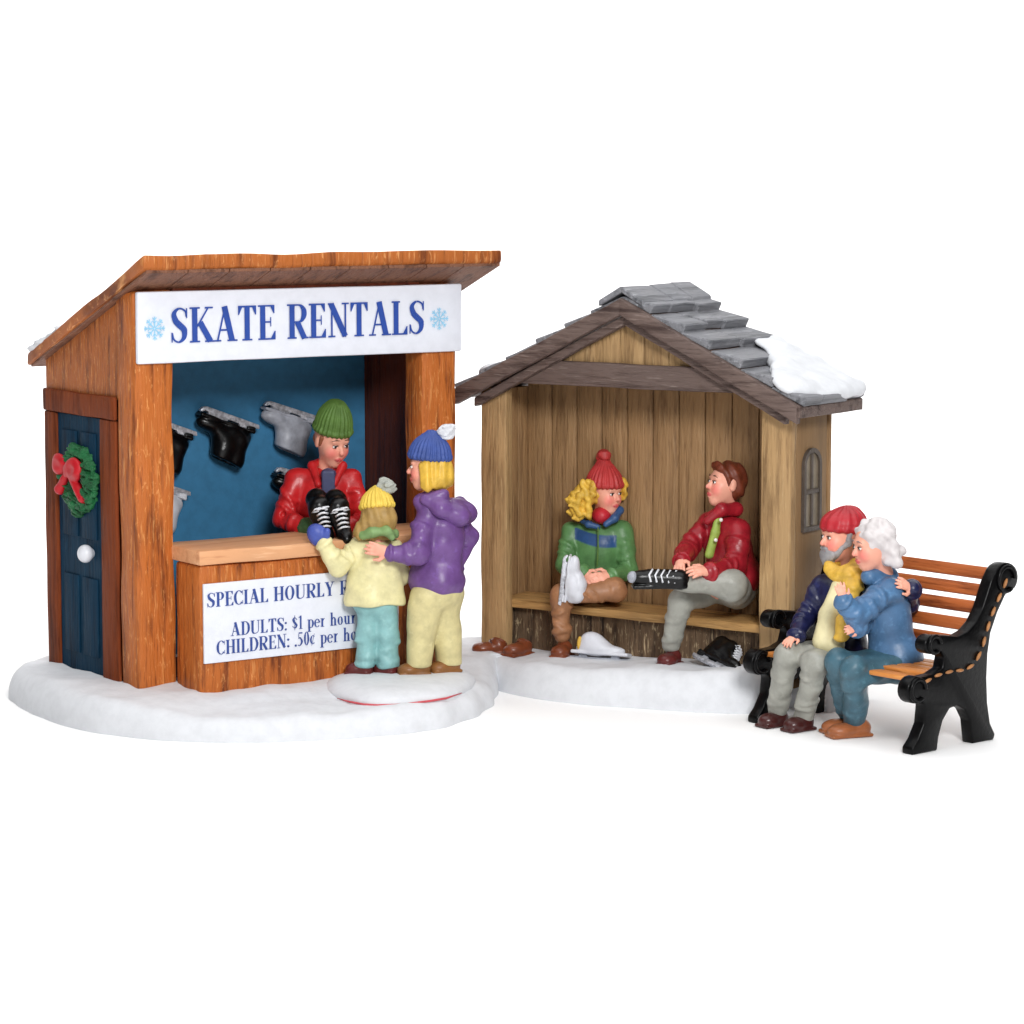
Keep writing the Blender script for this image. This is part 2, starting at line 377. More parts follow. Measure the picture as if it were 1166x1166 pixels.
# ------------------------------------------------------------------ palette
M = {}
M['orange'] = wood('orange_wood', lin(104, 48, 18), lin(178, 98, 40), lin(224, 158, 94), 'z', 9, .5, .55, .55, fine=.55)
M['orange_x'] = wood('orange_wood_board', lin(98, 46, 16), lin(168, 94, 40), lin(226, 164, 104), 'yz', 7, .5, .6, .8, streak_amt=.8, fine=.55)
M['brown_side'] = wood('brown_plank', lin(98, 48, 20), lin(168, 94, 42), lin(220, 160, 100), 'z', 12, .55, .9, .2, streak_amt=.8, fine=.5)
M['frame'] = wood('red_brown_trim', lin(78, 34, 16), lin(120, 58, 30), lin(152, 84, 48), 'z', 7, .6, .35, .3, spec=.08)
M['soffit'] = wood('soffit_board', lin(86, 56, 42), lin(128, 88, 68), lin(160, 116, 88), 'y', 9, .6, .7)
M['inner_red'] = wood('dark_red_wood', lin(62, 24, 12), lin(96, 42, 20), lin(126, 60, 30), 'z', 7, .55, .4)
M['tan'] = wood('tan_counter', lin(190, 132, 92), lin(212, 158, 116), lin(232, 186, 146), 'x', 6, .5, .25, .3)
M['blue_wall'] = resin('blue_wall_paint', lin(58, 124, 166), .6, .14, .08)
M['navy_door'] = wood('navy_door_paint', lin(8, 30, 48), lin(14, 48, 70), lin(28, 66, 90), 'z', 9, .6, .35, spec=.08)
M['white_sign'] = resin('white_sign_paint', lin(226, 229, 238), .5, .05, .04)
M['ink'] = resin('blue_ink', lin(40, 74, 158), .6, .1, 0)
M['ink2'] = resin('slate_ink', lin(52, 76, 146), .6, .12, 0)
M['flake'] = resin('pale_blue_ink', lin(150, 208, 238), .6, .1, 0)
M['silver'] = metal('silver_paint', lin(214, 216, 224), .38, .45)
M['knob'] = resin('knob_silver', lin(222, 224, 230), .3, .1, .1, spec=.6)
M['wreath'] = resin('wreath_green', lin(22, 104, 56), .45, .45, .9, 60, hilite=lin(60, 160, 96))
M['ribbon'] = resin('ribbon_red', lin(190, 18, 32), .5, .15, .1)
M['snow'] = resin('snow_paint', lin(217, 219, 223), .7, .07, .25, 9, spec=.2)
M['shel'] = wood('pale_plank', lin(114, 88, 58), lin(172, 140, 98), lin(200, 170, 126), 'z', 8, .6, .5, .25, contrast=.8)
M['shel_in'] = wood('inner_plank', lin(112, 84, 56), lin(154, 121, 84), lin(180, 148, 110), 'z', 9, .6, .6, contrast=.8, streak_amt=.4)
M['shel_side_shaded'] = wood('shaded_side_plank', lin(104, 80, 54), lin(132, 104, 72), lin(148, 120, 86), 'z', 4, .65, .2, contrast=.7, streak_amt=.25)  # smooth brown, darkened so the colour carries this wall's weaker light
M['shel_seat'] = wood('seat_plank', lin(126, 94, 54), lin(180, 140, 88), lin(202, 166, 112), 'x', 7, .55, .4, .3)
M['rake'] = wood('grey_brown_board', lin(62, 48, 44), lin(104, 88, 82), lin(150, 134, 126), 'x', 9, .6, .9, .5)
M['shingle'] = wood('grey_shingle', lin(76, 78, 82), lin(124, 125, 130), lin(168, 170, 176), 'y', 6, .6, .7, .6)
M['bark'] = wood('bark_skirt', lin(46, 34, 26), lin(104, 84, 64), lin(204, 182, 146), 'z', 9, .7, 1.0, streak_amt=.75, fine=.7)
M['window'] = resin('window_grey', lin(84, 74, 66), .55, .25, .4, 18)
M['pane'] = resin('window_pane', lin(126, 114, 96), .35, .25, .2)
M['iron'] = resin('black_iron', lin(5, 5, 6), .32, .2, .16, 20, spec=.16)
M['gold'] = resin('iron_gold_trim', lin(176, 120, 72), .5, .25, .3)
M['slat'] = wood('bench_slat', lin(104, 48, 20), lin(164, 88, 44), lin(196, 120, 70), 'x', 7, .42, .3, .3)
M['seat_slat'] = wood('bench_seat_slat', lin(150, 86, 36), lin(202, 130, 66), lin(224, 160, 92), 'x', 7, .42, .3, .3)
M['red_line'] = resin('red_edge', lin(206, 84, 92), .6, .1, .1)
M['sweep'] = resin('white_paper', (.97, .97, .97), .9, 0, 0, spec=.0)

# ------------------------------------------------------------------ setting: the white sheet that curves up behind
bm = bmesh.new(); prof = [(-70, 0), (-30, 0), (0, 0), (22, 0)]+[(22+14*math.sin(a), 14-14*math.cos(a)) for a in [PI/2*i/14 for i in range(1, 15)]]+[(36, 60)]
rows = [[bm.verts.new((x, y, z)) for x in (-70, -20, 0, 20, 70)] for y, z in prof]
for a, b in zip(rows, rows[1:]):
    for i in range(4): bm.faces.new((a[i], a[i+1], b[i+1], b[i]))
tag(obj('ground', smooth(bm_mesh(bm, 'ground')), M['sweep']), kind='structure')

# ------------------------------------------------------------------ moulded snow bases
def snow_base(name, pts, ztop, label, edge=.45, seed=0., floor=None, mat=None, cat='snow base', holes=(), low=0.0, lump=.045, skirt=0.0, par=None):
    P = [np.array(p[:2], float) for p in pts]; c = sum(P)/len(P); n = len(P); O = []
    for i in range(n):                          # closed spline outline
        for t in np.linspace(0, 1, 14, endpoint=False):
            a, b, d, e = P[i-1], P[i], P[(i+1) % n], P[(i+2) % n]
            O.append(.5*(2*b+(d-a)*t+(2*a-5*b+4*d-e)*t*t+(3*b-a-3*d+e)*t**3))
    O = np.array(O); bm = bmesh.new(); R = 30; rows = []
    for r in range(R+1):
        s = 1-(1-r/R)**2.2; row = []
        for q in O:
            dv = q-c; L = np.linalg.norm(dv); p = c+dv*s*(1+.018*mnoise.noise(Vector((q[0]*2.3+seed, q[1]*2.3, .3))))
            di = (1-s)*L; x = min(di/edge, 1); zt = ztop(p) if callable(ztop) else ztop
            z = zt*(.10+.90*math.sqrt(max(0, 1-(1-x)**2.0)))
            z += lump*x*mnoise.noise(Vector((p[0]*1.4, p[1]*1.4, seed)))+lump*.4*x*mnoise.noise(Vector((p[0]*4, p[1]*4, seed+4)))
            row.append(bm.verts.new((p[0], p[1], max(z, .004)+low)))
        rows.append(row)
    row = [bm.verts.new((v.co.x, v.co.y, low+.001-skirt)) for v in rows[-1]]; rows.append(row)
    for a, b in zip(rows, rows[1:]):
        m = len(a)
        for i in range(m):
            try: bm.faces.new((a[i], b[i], b[(i+1) % m], a[(i+1) % m]))
            except ValueError: pass
    bmesh.ops.remove_doubles(bm, verts=bm.verts, dist=1e-4)
    o = obj(name, smooth(bm_mesh(bm, name)), mat or M['snow'], par)
    if par is None: tag(o, label, cat)
    else: o.matrix_parent_inverse = (Matrix.Translation(par.location) @ Matrix.Rotation(par.rotation_euler.z, 4, 'Z')).inverted()
    return o
pix = lambda l: [atz(x, y, 0) for x, y in l]
# ------------------------------------------------------------------ skate rental booth
W, D, ZF = 4.064, 2.17, .30
bth = thing('rental_booth', 'orange-brown wooden skate rental booth with slanted roof and open counter', 'booth', BOOTH.o, BOOTH.a)
bl = BOOTH.w
b_out = pix([(10, 792), (40, 815), (95, 832), (165, 842), (260, 846), (350, 844), (440, 838), (512, 827), (556, 807), (572, 782)])+[bl(4.6, -.3, 0), bl(4.5, 1.2, 0), bl(4.3, 2.6, 0), bl(2, 2.75, 0), bl(.2, 2.7, 0)]
snow_base('snow_base', b_out, lambda p: .265+.095*min(max((BOOTH.loc([p[0], p[1], 0])[1]+1.15)/.7, 0), 1), 'white lumpy snow base carrying the orange rental booth', .21, 1.0, par=bth)
def rooft(y): return 4.99-.4*(y+.467)
def roofu(y): return rooft(y)-.147
zt = lambda y: roofu(y)-.03
bm = bmesh.new(); box(bm, -.03, .45, -.015, .40, ZF-.05, 4.60, .05); rough(bm, .022, 1.6, .18, 1); obj('post', smooth(bm_mesh(bm, 'post'), .7), M['orange'], bth)
bm = bmesh.new(); box(bm, W-.47, W, -.015, .36, ZF-.05, 4.60, .05); rough(bm, .02, 1.6, .18, 4); obj('post', smooth(bm_mesh(bm, 'post'), .7), M['orange'], bth)
# side wall above and beside the door
bm = bmesh.new(); prism(bm, [(0, .40, 3.42), (0, D, 3.42), (0, D, zt(D)), (0, .40, zt(.40))], (.12, 0, 0), .01)
bm.verts.ensure_lookup_table(); obj('side_wall', smooth(bm_mesh(rough(bm, .006, 4, .2), 'w'), .6), M['brown_side'], bth)
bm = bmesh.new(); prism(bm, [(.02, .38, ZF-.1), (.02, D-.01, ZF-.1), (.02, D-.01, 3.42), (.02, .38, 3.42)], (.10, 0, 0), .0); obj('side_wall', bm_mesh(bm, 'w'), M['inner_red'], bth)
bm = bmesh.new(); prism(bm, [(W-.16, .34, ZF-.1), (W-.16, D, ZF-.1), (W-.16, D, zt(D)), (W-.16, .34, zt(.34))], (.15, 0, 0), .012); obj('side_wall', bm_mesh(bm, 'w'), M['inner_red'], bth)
bm = bmesh.new(); box(bm, .125, W-.165, 1.70, 1.80, ZF-.1, zt(1.8), .0); obj('back_wall', bm_mesh(bm, 'w'), M['blue_wall'], bth)
bm = bmesh.new(); box(bm, .125, W-.165, 1.81, D-.01, ZF-.1, zt(D), .01); obj('rear_panel', bm_mesh(bm, 'w'), M['brown_side'], bth)
bm = bmesh.new(); box(bm, .125, .135, .42, 1.695, ZF, zt(1.7)-.2, .0); obj('inner_lining', bm_mesh(bm, 'w'), M['blue_wall'], bth)
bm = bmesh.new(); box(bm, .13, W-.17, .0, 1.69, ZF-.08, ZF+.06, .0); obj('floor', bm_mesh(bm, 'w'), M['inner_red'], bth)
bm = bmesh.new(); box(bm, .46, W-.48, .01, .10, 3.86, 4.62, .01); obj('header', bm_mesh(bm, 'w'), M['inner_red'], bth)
# roof
bm = bmesh.new(); prism(bm, [(-.12, -.467, roofu(-.467)), (-.12, -.467, rooft(-.467)), (-.12, 2.42, rooft(2.42)), (-.12, 2.42, roofu(2.42))], (W+.44, 0, 0), .03)
rough(bm, .022, 1.7, .2, 9); rf = obj('roof', smooth(bm_mesh(bm, 'roof'), .7), M['orange_x'], bth)
bm = bmesh.new()
for i in range(9):
    x0 = -.08+i*.497; prism(bm, [(x0, -.43, roofu(-.43)+.004), (x0, 2.38, roofu(2.38)+.004), (x0, 2.38, roofu(2.38)-.032), (x0, -.43, roofu(-.43)-.032)], (.485, 0, 0), .004)
obj('soffit', bm_mesh(bm, 's'), M['soffit'], rf)
s_ = Sculpt(.016); rr = np.random.default_rng(21)
for i in range(46):
    y = 2.38-abs(rr.normal())*.42; x = -.06+abs(rr.normal())*.35 if i % 2 else rr.uniform(-.05, 4.2); y = y if i % 2 else 2.36-rr.uniform(0, .12); s_.ell((x, y, rooft(y)+.008), (rr.uniform(.06, .14), rr.uniform(.05, .13), rr.uniform(.018, .035)), k=.04)
s_.chain([(-.06, y, rooft(y)+.004) for y in (1.75, 1.95, 2.15, 2.36)]+[(x, 2.38, rooft(2.38)+.004) for x in (.8, 2, 3.2, 4.2)], [.015, .03, .035, .04, .035, .03, .03, .02], .03)
s_.disp = folds(.004, 30, 5); obj('roof_snow', s_.mesh('rs'), M['snow'], rf)
# door and its frame
fr = M['frame']
dr = bm = bmesh.new(); box(bm, -.055, .0, .42, 2.16, 3.20, 3.45, .03); rough(bm, .01, 2, .2, 3); obj('door_frame', smooth(bm_mesh(bm, 'f'), .7), fr, bth)
bm = bmesh.new(); box(bm, -.045, .005, .42, .80, ZF-.06, 3.195, .02); rough(bm, .008, 2, .2, 3); obj('door_jamb', smooth(bm_mesh(bm, 'f'), .7), fr, bth)
bm = bmesh.new(); box(bm, -.045, .005, 1.86, 2.155, ZF-.06, 3.195, .02); rough(bm, .008, 2, .2, 6); obj('door_jamb', smooth(bm_mesh(bm, 'f'), .7), fr, bth)
bm = bmesh.new(); box(bm, -.012, .018, .805, 1.855, ZF-.08, 3.19, .0)
for z0, z1 in ((.55, 1.42), (1.85, 3.02)):
    for y0, y1 in ((.92, 1.28), (1.38, 1.74)):
        box(bm, -.030, -.0125, y0, y1, z0, z1, .012)
door = obj('door', smooth(bm_mesh(bm, 'd'), .6), M['navy_door'], bth)
s = Sculpt(.008); kp = np.array([-.10, 1.06, 1.70]); s.ell(kp, (.085, .10, .10)).cap(kp, kp+[.09, 0, 0], .045); obj('door_knob', s.mesh('k'), M['knob'], door)
# counter
bm = bmesh.new(); box(bm, .42, W-.46, -.56, -.02, ZF-.04, 1.70, .045); rough(bm, .016, 1.5, .2, 7); cf = obj('counter_front', smooth(bm_mesh(bm, 'c'), .7), M['orange'], bth)
bm = bmesh.new(); box(bm, .40, W-.45, -.62, .30, 1.71, 1.865, .02); rough(bm, .010, 1.6, .25, 2); obj('counter_top', smooth(bm_mesh(bm, 'c'), .7), M['tan'], bth)
# price sign on the counter front
x0, x1 = .455, 2.90; yf = -.60
bm = bmesh.new(); prism(bm, [(x0, yf, .655), (x1, yf, .655), (x1, yf, 1.51), (x0, yf, 1.51)], (0, .03, 0), .006); ps = obj('price_sign', bm_mesh(bm, 'p'), M['white_sign'], bth)
yt = yf-.004
L = lambda px, py: BOOTH.iny(px, py, yt)
a = L(236, 692); b = L(387, 681); k = (b[0]-a[0])/(sum(LW[c] for c in 'SPECIAL HOURLY ')); lettering('SPECIAL HOURLY RATES', a[0], a[0]+k*(sum(LW[c] for c in 'SPECIAL HOURLY RATES')-.06), a[2], .155, yt, M['ink2'], ps)
a = L(263, 724); b = L(376, 713); k = (b[0]-a[0])/(sum(LW[c] for c in 'ADULTS: $1 per ')); lettering('ADULTS: $1 per hour', a[0], a[0]+k*(sum(LW[c] for c in 'ADULTS: $1 per hour')-.06), (a[2]+b[2])/2, .145, yt, M['ink2'], ps)
a = L(247, 745); b = L(391, 731); k = (b[0]-a[0])/(sum(LW[c] for c in 'CHILDREN: .50¢ per ')); lettering('CHILDREN: .50¢ per hour', a[0], a[0]+k*(sum(LW[c] for c in 'CHILDREN: .50¢ per hour')-.06), (a[2]+b[2])/2, .150, yt, M['ink2'], ps)
# name board
bm = bmesh.new(); box(bm, -.012, W+.03, -.085, -.02, 3.83, 4.59, .02, 2); rough(bm, .006, 1.2, .3, 5); sg = obj('sign_board', smooth(bm_mesh(bm, 's'), .7), M['white_sign'], bth)
ys = -.100; L = lambda px, py: BOOTH.iny(px, py, ys)
a, b = L(195, 391), L(483, 380); lettering('SKATE RENTALS', a[0], b[0], (a[2]+b[2])/2, .375, ys, M['ink'], sg)
for px, py in ((176, 374), (500, 363)):
    c = L(px, py); obj('snowflake', snowflake(c[0], c[2], .125, ys), M['flake'], sg)
bthm = lambda: Matrix.Translation(Vector([float(v) for v in BOOTH.o])) @ Matrix.Rotation(BOOTH.a, 4, 'Z')
# wreath hanging on the door
wc = np.array([-.055, 1.27, 2.50])
wr = thing('wreath', 'round green wreath with a red bow hanging on the navy door', 'wreath', mat=bthm() @ Matrix.Translation(Vector(wc)))
s = Sculpt(.010); rr = np.random.default_rng(3)
for i in range(150):
    a = rr.uniform(0, 2*PI); t = rr.uniform(0, 2*PI); r = .29+.085*math.cos(t); p = np.array([.03*math.sin(t), r*math.cos(a), r*math.sin(a)]); s.ell(p, rr.uniform(.035, .055), k=.02)
for i in range(24): a = i*PI/12; s.ell((0, .29*math.cos(a), .29*math.sin(a)), (.045, .075, .075))
s.disp = folds(.016, 62, 4); obj('greenery', s.mesh('g'), M['wreath'], wr)
s = Sculpt(.010); bc = np.array([-.065, .14, .06])
s.ell(bc+[-.01, 0, .02], (.05, .07, .07)).ell(bc+[0, .21, .08], (.055, .17, .12)).ell(bc+[-.01, -.16, .05], (.06, .17, .13)).cap(bc+[.01, .05, -.02], bc+[.01, .22, -.20], .045, .06, .02).cap(bc+[.01, -.06, -.02], bc+[.015, -.32, -.25], .045, .065, .02)
for q in ((.21, .08), (-.17, .05)): s.ell(bc+[-.07, q[0], q[1]], (.025, .10, .05), op='s')
s.disp = folds(.006, 24, 8)
obj('bow', s.mesh('b'), M['ribbon'], wr)

# ------------------------------------------------------------------ shelter
Ws, Ds, ZS = 4.13, .80, .24
sh = thing('wooden_shelter', 'pale timber open-fronted shelter with snowy grey shingle roof and built-in seat', 'shelter', SHEL.o, SHEL.a)
sl = SHEL.w
s_out = pix([(510, 752), (530, 772), (575, 789), (640, 800), (740, 808), (850, 813), (895, 806)])+[sl(4.5, .25, 0), sl(4.5, .8, 0), sl(4.2, 1.35, 0), sl(2, 1.4, 0), sl(-.1, 1.3, 0)]
snow_base('snow_base', s_out, lambda p: .30+.042*min(max(SHEL.loc([p[0], p[1], 0])[0], 0), 4.2), 'grey-white snow base under the grey-roofed wooden shelter', .24, 5.0, par=sh)

def add(name, bm, mat, par=sh, amp=0, fr_=1.6, seed=0, ang=.7, ml=.2):
    if amp: rough(bm, amp, fr_, ml, seed)
    return obj(name, smooth(bm_mesh(bm, name), ang), mat, par)
bm = bmesh.new(); box(bm, 0, .36, 0, .14, ZS, 3.38, .02); add('post', bm, M['shel'], amp=.012, seed=1)
bm = bmesh.new(); box(bm, Ws-.38, Ws, 0, .14, ZS, 3.38, .02); add('post', bm, M['shel'], amp=.012, seed=2)
bm = bmesh.new(); box(bm, .0, .12, .145, Ds, ZS, 3.345, .01)
for i in range(3): box(bm, .118, .135, .15+i*.215, .355+i*.215, ZS, 3.345, .012)
add('side_wall', bm, M['shel_in'])
bm = bmesh.new(); box(bm, Ws-.14, Ws-.004, .142, Ds, ZS, 3.345, .01); sw = add('side_wall', bm, M['shel_side_shaded'])
bm = bmesh.new(); n = 11; wd = (Ws-.28)/n
for i in range(n): box(bm, .137+i*wd, .137+(i+1)*wd-.013, .76+.006*random.random(), .84, ZS, min(3.62, 4.46-.482*abs(.137+(i+.5)*wd-2.075)-.09), .012)
box(bm, .0, Ws, .845, .90, ZS, 3.32, .01); add('back_wall', bm, M['shel_in'])
# window moulded on the right wall
wy0, wy1, wz0, wz1 = .24, .63, 1.95, 2.86; yc, hw = (wy0+wy1)/2, (wy1-wy0)/2
def arch(y0, y1, z0, z1, n=12): r = (y1-y0)/2; return [(y0, z0), (y1, z0)]+[((y0+y1)/2+r*math.cos(PI*i/n), z1-r+r*math.sin(PI*i/n)) for i in range(n+1)]
bm = bmesh.new(); A = arch(wy0, wy1, wz0, wz1); B = arch(wy0+.045, wy1-.045, wz0+.05, wz1-.05)
t = bmesh.new(); va = [t.verts.new((Ws+.035, *p)) for p in A]; vb = [t.verts.new((Ws+.035, *p)) for p in B]; vc = [t.verts.new((Ws-.01, *p)) for p in A]; vd = [t.verts.new((Ws+.006, *p)) for p in B]
for i in range(len(A)):
    j = (i+1) % len(A); t.faces.new((va[i], va[j], vb[j], vb[i])); t.faces.new((va[i], vc[i], vc[j], va[j])); t.faces.new((vb[i], vb[j], vd[j], vd[i]))
join(bm, t); box(bm, Ws+.006, Ws+.026, yc-.022, yc+.022, wz0+.06, wz1-.05, .006); box(bm, Ws+.006, Ws+.029, wy0+.05, wy1-.05, 2.36, 2.41, .006)
wn = add('window', bm, M['window'], amp=.004, ml=.1)
bm = bmesh.new(); bm.faces.new([bm.verts.new((Ws+.008, *p)) for p in B]); obj('pane', bm_mesh(bm, 'p'), M['pane'], wn)
# gable, beam and rake boards
cx = 2.075; sl_ = .482; AP = 4.46
rz_ = lambda x: AP-sl_*abs(x-cx)
bm = bmesh.new(); n = 9; g0, g1 = .62, 3.53
for i in range(n):
    a, b = g0+(g1-g0)*i/n, g0+(g1-g0)*(i+1)/n-.008
    za, zb = rz_(a)-.16, rz_(b)-.16; pts = [(a, .02, 3.6), (b, .02, 3.6), (b, .02, zb), (a, .02, za)]
    if a < cx < b: pts = [(a, .02, 3.6), (b, .02, 3.6), (b, .02, zb), (cx, .02, AP-.16), (a, .02, za)]
    prism(bm, pts, (0, .10, 0), .008)
add('gable', bm, M['shel'])
bm = bmesh.new(); prism(bm, [(.06, -.06, 3.45), (Ws-.06, -.06, 3.45), (Ws-.22, -.06, 3.50), (Ws-.88, -.06, 3.725), (.88, -.06, 3.725), (.22, -.06, 3.50)], (0, .19, 0), .015); add('beam', bm, M['rake'], amp=.014, seed=5)
for sgn in (-1, 1):
    e = cx+sgn*(2.26); bm = bmesh.new()
    p = [(cx, -.26, rz_(cx)), (e, -.26, rz_(e)), (e, -.26, rz_(e)-.20), (cx, -.26, rz_(cx)-.185)]
    prism(bm, p, (0, .10, 0), .02); add('rake_board', bm, M['rake'], amp=.012, seed=6+sgn)
    e = cx+sgn*(2.06); bm = bmesh.new()
    p = [(cx, -.155, rz_(cx)-.19), (e, -.155, rz_(e)-.205), (e, -.155, rz_(e)-.315), (cx, -.155, rz_(cx)-.30)]
    prism(bm, p, (0, .12, 0), .02); add('rake_trim', bm, M['rake'], amp=.010, seed=9+sgn)
# roof: two boards, shingle courses stepped down each slope
YB = 1.22
bm = bmesh.new()
for sgn in (-1, 1):
    e = cx+sgn*2.28; prism(bm, [(cx, -.22, rz_(cx)+.0), (e, -.22, rz_(e)), (e, -.22, rz_(e)-.13), (cx, -.22, rz_(cx)-.13)], (0, YB+.20, 0), .015)
roof = add('roof', bm, M['rake'], amp=.006)
bm = bmesh.new(); rr = np.random.default_rng(11); ct, st = 1/math.hypot(1, sl_), sl_/math.hypot(1, sl_)
for sgn in (-1, 1):
    NR = 6; Ls = 2.30/ct
    for r in range(NR):
        s0, s1 = r*Ls/NR, (r+1)*Ls/NR+.05; y = -.20
        while y < YB:
            w = rr.uniform(.35, .7); y1 = min(y+w, YB+rr.uniform(-.0, .05)); 
            if YB-y1 < .18: y1 = YB
            ex = rr.uniform(-.03, .03); lift = rr.uniform(.0, .02)
            a = np.array([cx+sgn*s0*ct, rz_(cx)-s0*st+.02]); b = np.array([cx+sgn*(s1+ex)*ct, rz_(cx)-(s1+ex)*st+(.125 if sgn > 0 else .055)+lift]); nn = np.array([sgn*st, ct])
            th = .12 if sgn > 0 else .07; q = [a, b, b+nn*-th, a+nn*-.03]
            prism(bm, [(p[0], y+.006, p[1]) for p in q], (0, y1-y-.012, 0), .014, 1); y = y1
for i, (y0, y1) in enumerate(((-.22, .40), (.40, .82), (.82, 1.24))):      # ridge caps
    for sgn in (-1, 1):
        e = cx+sgn*.30; z0 = AP+.13+.008*i; prism(bm, [(cx, y0, z0), (e, y0, z0-.16), (e, y0, z0-.225), (cx, y0, z0-.07)], (0, y1-y0-.01, 0), .012, 1)
rough(bm, .010, 3.0, .22, 3); obj('shingles', smooth(bm_mesh(bm, 's'), .55), M['shingle'], roof)
def roof_snow(blobs, seed):
    s = Sculpt(.022)
    for u, y, ru, ry, h in blobs:               # u: signed run from the ridge
        sg = 1 if u > 0 else -1; x = cx+u; z = rz_(x)+.10; R = np.array([[ct, 0, -sg*st], [0, 1, 0], [sg*st, 0, ct]])
        s.ell((x, y, z), (ru, ry, h), R, .06)
    s.disp = folds(.014, 11, seed); return s.mesh('snow')
rr = np.random.default_rng(17); bl_ = [(1.75, .80, .42, .40, .07), (1.95, .45, .34, .42, .07), (2.02, .12, .24, .26, .06), (2.14, .75, .24, .42, .08), (2.18, .35, .18, .36, .07), (1.45, 1.0, .30, .24, .07), (1.85, 1.08, .36, .16, .08), (2.2, 1.05, .14, .18, .08)]
for i in range(26):
    t = rr.uniform(0, 1); u = 1.30+.85*t+rr.normal()*.06; y = .92-.95*t+rr.normal()*.12; r_ = rr.uniform(.07, .17); bl_.append((u, y, r_*rr.uniform(.8, 1.6), r_, rr.uniform(.035, .06)))
for i in range(14): bl_.append((rr.uniform(2.12, 2.27), rr.uniform(.05, 1.15), rr.uniform(.06, .12), rr.uniform(.07, .15), rr.uniform(.05, .09)))
obj('roof_snow', roof_snow(bl_, 1), M['snow'], roof)
bl_ = [(-.72, .92, .34, .30, .13), (-1.1, .85, .36, .34, .13), (-1.4, .7, .30, .32, .10), (-1.8, .75, .35, .36, .09), (-2.05, .35, .22, .28, .07)]
for i in range(14): bl_.append((rr.uniform(-2.15, -.6), rr.uniform(.5, 1.1), rr.uniform(.08, .16), rr.uniform(.07, .15), rr.uniform(.04, .07)))
obj('roof_snow', roof_snow(bl_, 2), M['snow'], roof)
# seat and bark skirt
bm = bmesh.new(); box(bm, .137, Ws-.142, .12, .755, .81, .91, .025); add('seat', bm, M['shel_seat'], amp=.012, seed=8)
bm = bmesh.new(); box(bm, .137, Ws-.142, .26, .755, ZS-.02, .808, .01); add('skirt', bm, M['bark'], amp=.02, fr_=5, seed=8, ml=.08)

# ------------------------------------------------------------------ park bench
bn = thing('park_bench', 'black iron park bench with orange-brown slats seating the elderly couple', 'bench', BENCH.o, BENCH.a)
prof = [(-.20, .0), (.18, .0), (.20, .14), (.26, .30), (.36, .41), (.48, .43), (.60, .37), (.68, .25), (.72, .0), (1.06, .0), (1.08, .06), (1.0, .18), (.95, .40), (.93, .67), (.94, .92), (.98, 1.13), (1.08, 1.33), (1.2, 1.5)]
prof += [(1.2+.20*math.cos(a), 1.67+.17*math.sin(a)) for a in [math.radians(d) for d in range(-40, 150, 20)]]
prof += [(.97, 1.67), (.85, 1.41), (.74, 1.26), (.62, 1.18), (.48, 1.14), (.30, 1.17)]
prof += [(.08+.12*math.cos(a), 1.10+.10*math.sin(a)) for a in [math.radians(d) for d in range(60, 300, 24)]]
prof += [(.22, 1.02), (.27, .95), (.24, .84), (.10, .79)]
prof += [(-.14+.15*math.cos(a), .66+.14*math.sin(a)) for a in [math.radians(d) for d in range(60, 320, 24)]]
prof += [(-.01, .48), (-.03, .30), (-.12, .15), (-.20, .07)]
def frame_part(x):
    bm = bmesh.new(); prism(bm, [(x, p[0], p[1]) for p in prof], (-.15, 0, 0), .028, 2)
    o = obj('side_frame', smooth(bm_mesh(bm, 'f'), .9), M['iron'], bn)
    for yy, zz in ((.1, 1.10), (-.14, .66), (1.2, 1.67)):
        r = {1.10: .085, .66: .11, 1.67: .13}[zz]
        pts = [(x+.01, yy+r*math.cos(a), zz+r*math.sin(a)) for a in np.linspace(0, 2*PI*.85, 18)]; bm = bmesh.new(); tube(bm, pts, .022, 8); obj('rim', smooth(bm_mesh(bm, 'r')), M['iron'], o)
    bm = bmesh.new()
    pl = [(-.08, .72), (.12, .78), (.36, .80), (.58, .79), (.72, .84), (.83, .98), (.88, 1.12), (.96, 1.30), (1.06, 1.46), (1.16, 1.60), (1.22, 1.72)]
    P = [Vector((x+.012, a, b)) for a, b in pl]; d = [0]
    for a, b in zip(P, P[1:]): d.append(d[-1]+(b-a).length)
    def ev(t):
        for i in range(len(P)-1):
            if t <= d[i+1] or i == len(P)-2: return P[i].lerp(P[i+1], (t-d[i])/(d[i+1]-d[i]))
    t = .03
    while t < d[-1]-.1:
        tube(bm, [ev(t), ev(t+.035), ev(t+.07), ev(t+.105)], [.009, .018, .018, .009], 8); t += .165
    obj('trim', smooth(bm_mesh(bm, 't')), M['gold'], o); return o
frame_part(.08); frame_part(-2.12)
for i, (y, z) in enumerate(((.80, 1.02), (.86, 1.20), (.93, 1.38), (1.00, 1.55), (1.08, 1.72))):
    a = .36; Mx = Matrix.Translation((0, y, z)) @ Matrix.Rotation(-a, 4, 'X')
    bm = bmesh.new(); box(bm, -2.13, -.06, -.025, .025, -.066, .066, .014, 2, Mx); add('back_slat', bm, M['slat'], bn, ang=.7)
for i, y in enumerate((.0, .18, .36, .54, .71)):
    bm = bmesh.new(); box(bm, -2.13, -.06, y-.078, y+.078, .735+(.01 if i else -.02), .785+(.01 if i else -.02), .014); add('seat_slat', bm, M['seat_slat'], bn, ang=.7)

